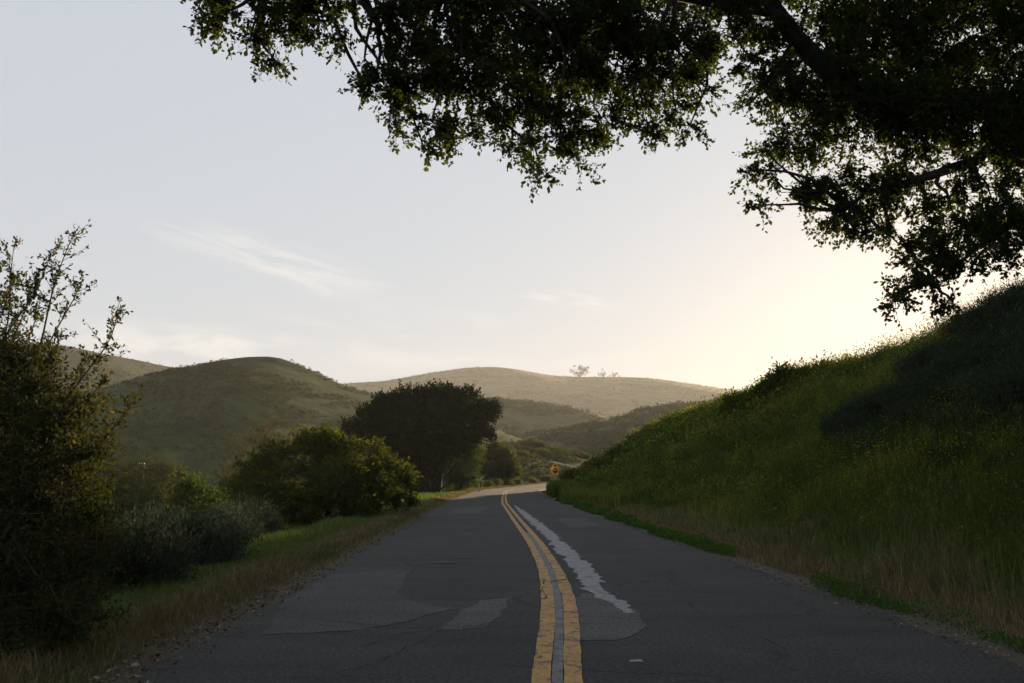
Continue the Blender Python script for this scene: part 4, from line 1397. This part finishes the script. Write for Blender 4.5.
# ------------------------------------------------------------------ road sign, marker post, distant white box
M['sign_yellow'] = plain_mat('sign_yellow', (0.92, 0.42, 0.015), 0.45, 0, 6, .08)
M['sign_black'] = plain_mat('sign_black', (0.012, 0.012, 0.012), 0.5)
M['sign_red'] = plain_mat('sign_red', (0.28, 0.015, 0.02), 0.45)
M['sign_white'] = plain_mat('sign_white', (0.75, 0.75, 0.72), 0.45)
M['steel'] = plain_mat('steel', (0.30, 0.31, 0.32), 0.5, 0.7)
M['white_paint'] = plain_mat('white_paint', (0.75, 0.77, 0.80), 0.6)
M['blue_white'] = plain_mat('blue_white', (0.55, 0.66, 0.78), 0.5)


def prism(name, pts, y0, y1, mat, parent):
    """a flat outline in x,z given thickness along y"""
    n = len(pts)
    V = [(a, y0, b) for a, b in pts] + [(a, y1, b) for a, b in pts]
    loops = list(range(n)) + [n + k for k in range(n)][::-1]
    cn = [n, n]
    for k in range(n):
        k2 = (k + 1) % n
        loops += [k2, k, n + k, n + k2]
        cn.append(4)
    return mesh(name, V, loops, cn, mat, parent)


def rounded_diamond(R, r):
    pts = []
    c = R - r * math.sqrt(2)
    for k in range(4):
        a0 = k * math.pi / 2
        for j in range(-3, 4):
            a = a0 + j / 3 * math.pi / 4
            pts.append((c * math.cos(a0) + r * math.cos(a), c * math.sin(a0) + r * math.sin(a)))
    return pts


sp = at(555, 469, 92)
sx, sy = float(sp[0]), 92.0
sz = gz(sx, sy)
sign = thing('road_sign', 'yellow diamond warning sign with black arrow and red octagon at the bend', 'sign', (sx, sy, sz), rad(-3))
cz = float(sp[2]) - sz
plate = prism('plate', [(a, b + cz) for a, b in rounded_diamond(0.55, 0.07)], -0.004, 0.004, M['sign_yellow'], sign)
# black border line
o_, i_ = rounded_diamond(0.515, 0.06), rounded_diamond(0.495, 0.055)
n = len(o_)
V = [(a, -0.0075, b + cz) for a, b in o_] + [(a, -0.0075, b + cz) for a, b in i_]
mesh('border', V, [q for k in range(n) for q in ((k + 1) % n, k, n + k, n + (k + 1) % n)], [4] * n, M['sign_black'], plate)
prism('arrow', [(a, b + cz + .03) for a, b in [(-.05, .12), (.05, .12), (.05, .24), (.13, .24), (0, .40), (-.13, .24), (-.05, .24)]], -0.011, -0.005, M['sign_black'], plate)
oc = lambda r: [(r * math.cos(math.pi / 8 + k * math.pi / 4), r * math.sin(math.pi / 8 + k * math.pi / 4) + cz - .13) for k in range(8)]
prism('octagon_rim', oc(.215), -0.009, -0.005, M['sign_black'], plate)
prism('octagon', oc(.195), -0.014, -0.0095, M['sign_red'], plate)
prism('octagon_centre', [(a * .32, (b - cz + .13) * .22 + cz - .13) for a, b in oc(.195)], -0.018, -0.0145, M['sign_white'], plate)
G = Geo()
for a, b, c, d in [(-.03, .012, .03, .03)]:
    V = [(-.03, .012, -.3), (.03, .012, -.3), (.03, .05, -.3), (-.03, .05, -.3), (-.03, .012, cz + .5), (.03, .012, cz + .5), (.03, .05, cz + .5), (-.03, .05, cz + .5)]
    G.add(V, [3, 2, 1, 0, 4, 5, 6, 7, 0, 1, 5, 4, 1, 2, 6, 5, 2, 3, 7, 6, 3, 0, 4, 7], [4] * 6, .5)
G.build('post', M['steel'], sign)

mp_ = at(479, 483, 118)
post = thing('marker_post', 'slim pale blue-white marker post on the left roadside at the bend', 'post', (float(mp_[0]), 118, gz(float(mp_[0]), 118)))
prism('post', [(-.07, -.1), (.07, -.1), (.07, .95), (.045, 1.05), (-.045, 1.05), (-.07, .95)], -.02, .02, M['blue_white'], post)
prism('reflector', [(-.04, .78), (.04, .78), (.04, .93), (-.04, .93)], -.026, -.021, M['sign_white'], post)

wp = at(142, 464, 170)
wz = gz(float(wp[0]), 170)
far_box = thing('white_box', 'tiny white roofed box far off at the foot of the left hill', 'box', (float(wp[0]), 170, wz))  # small white object of unknown kind, built as a roofed box
top = float(wp[2]) - wz
prism('roof', [(-.36, top - .05), (.36, top - .05), (.30, top + .22), (-.30, top + .22)], -.5, .5, M['white_paint'], far_box)
prism('wall', [(-.32, -.2), (.32, -.2), (.32, top - .055), (-.32, top - .055)], -.4, .4, M['bark'], far_box)


# ------------------------------------------------------------------ haze
def build_haze():
    x0, x1, y0, y1, z0, z1 = -1700, 1700, -60, 3300, -12, 245
    V = [(x0, y0, z0), (x1, y0, z0), (x1, y1, z0), (x0, y1, z0), (x0, y0, z1), (x1, y0, z1), (x1, y1, z1), (x0, y1, z1)]
    m = bpy.data.materials.new('haze')
    m.use_nodes = True
    nt = m.node_tree
    nt.nodes.remove(nt.nodes['Principled BSDF'])
    pv = nt.nodes.new('ShaderNodeVolumePrincipled')
    pv.inputs['Color'].default_value = (0.95, 0.94, 0.92, 1)
    pv.inputs['Density'].default_value = 0.00012
    pv.inputs['Anisotropy'].default_value = 0.2
    nt.links.new(pv.outputs[0], nt.nodes['Material Output'].inputs['Volume'])
    o = mesh('haze', V, [3, 2, 1, 0, 4, 5, 6, 7, 0, 1, 5, 4, 1, 2, 6, 5, 2, 3, 7, 6, 3, 0, 4, 7], [4] * 6, m)
    tag(o, kind='stuff')
    return o


build_haze()
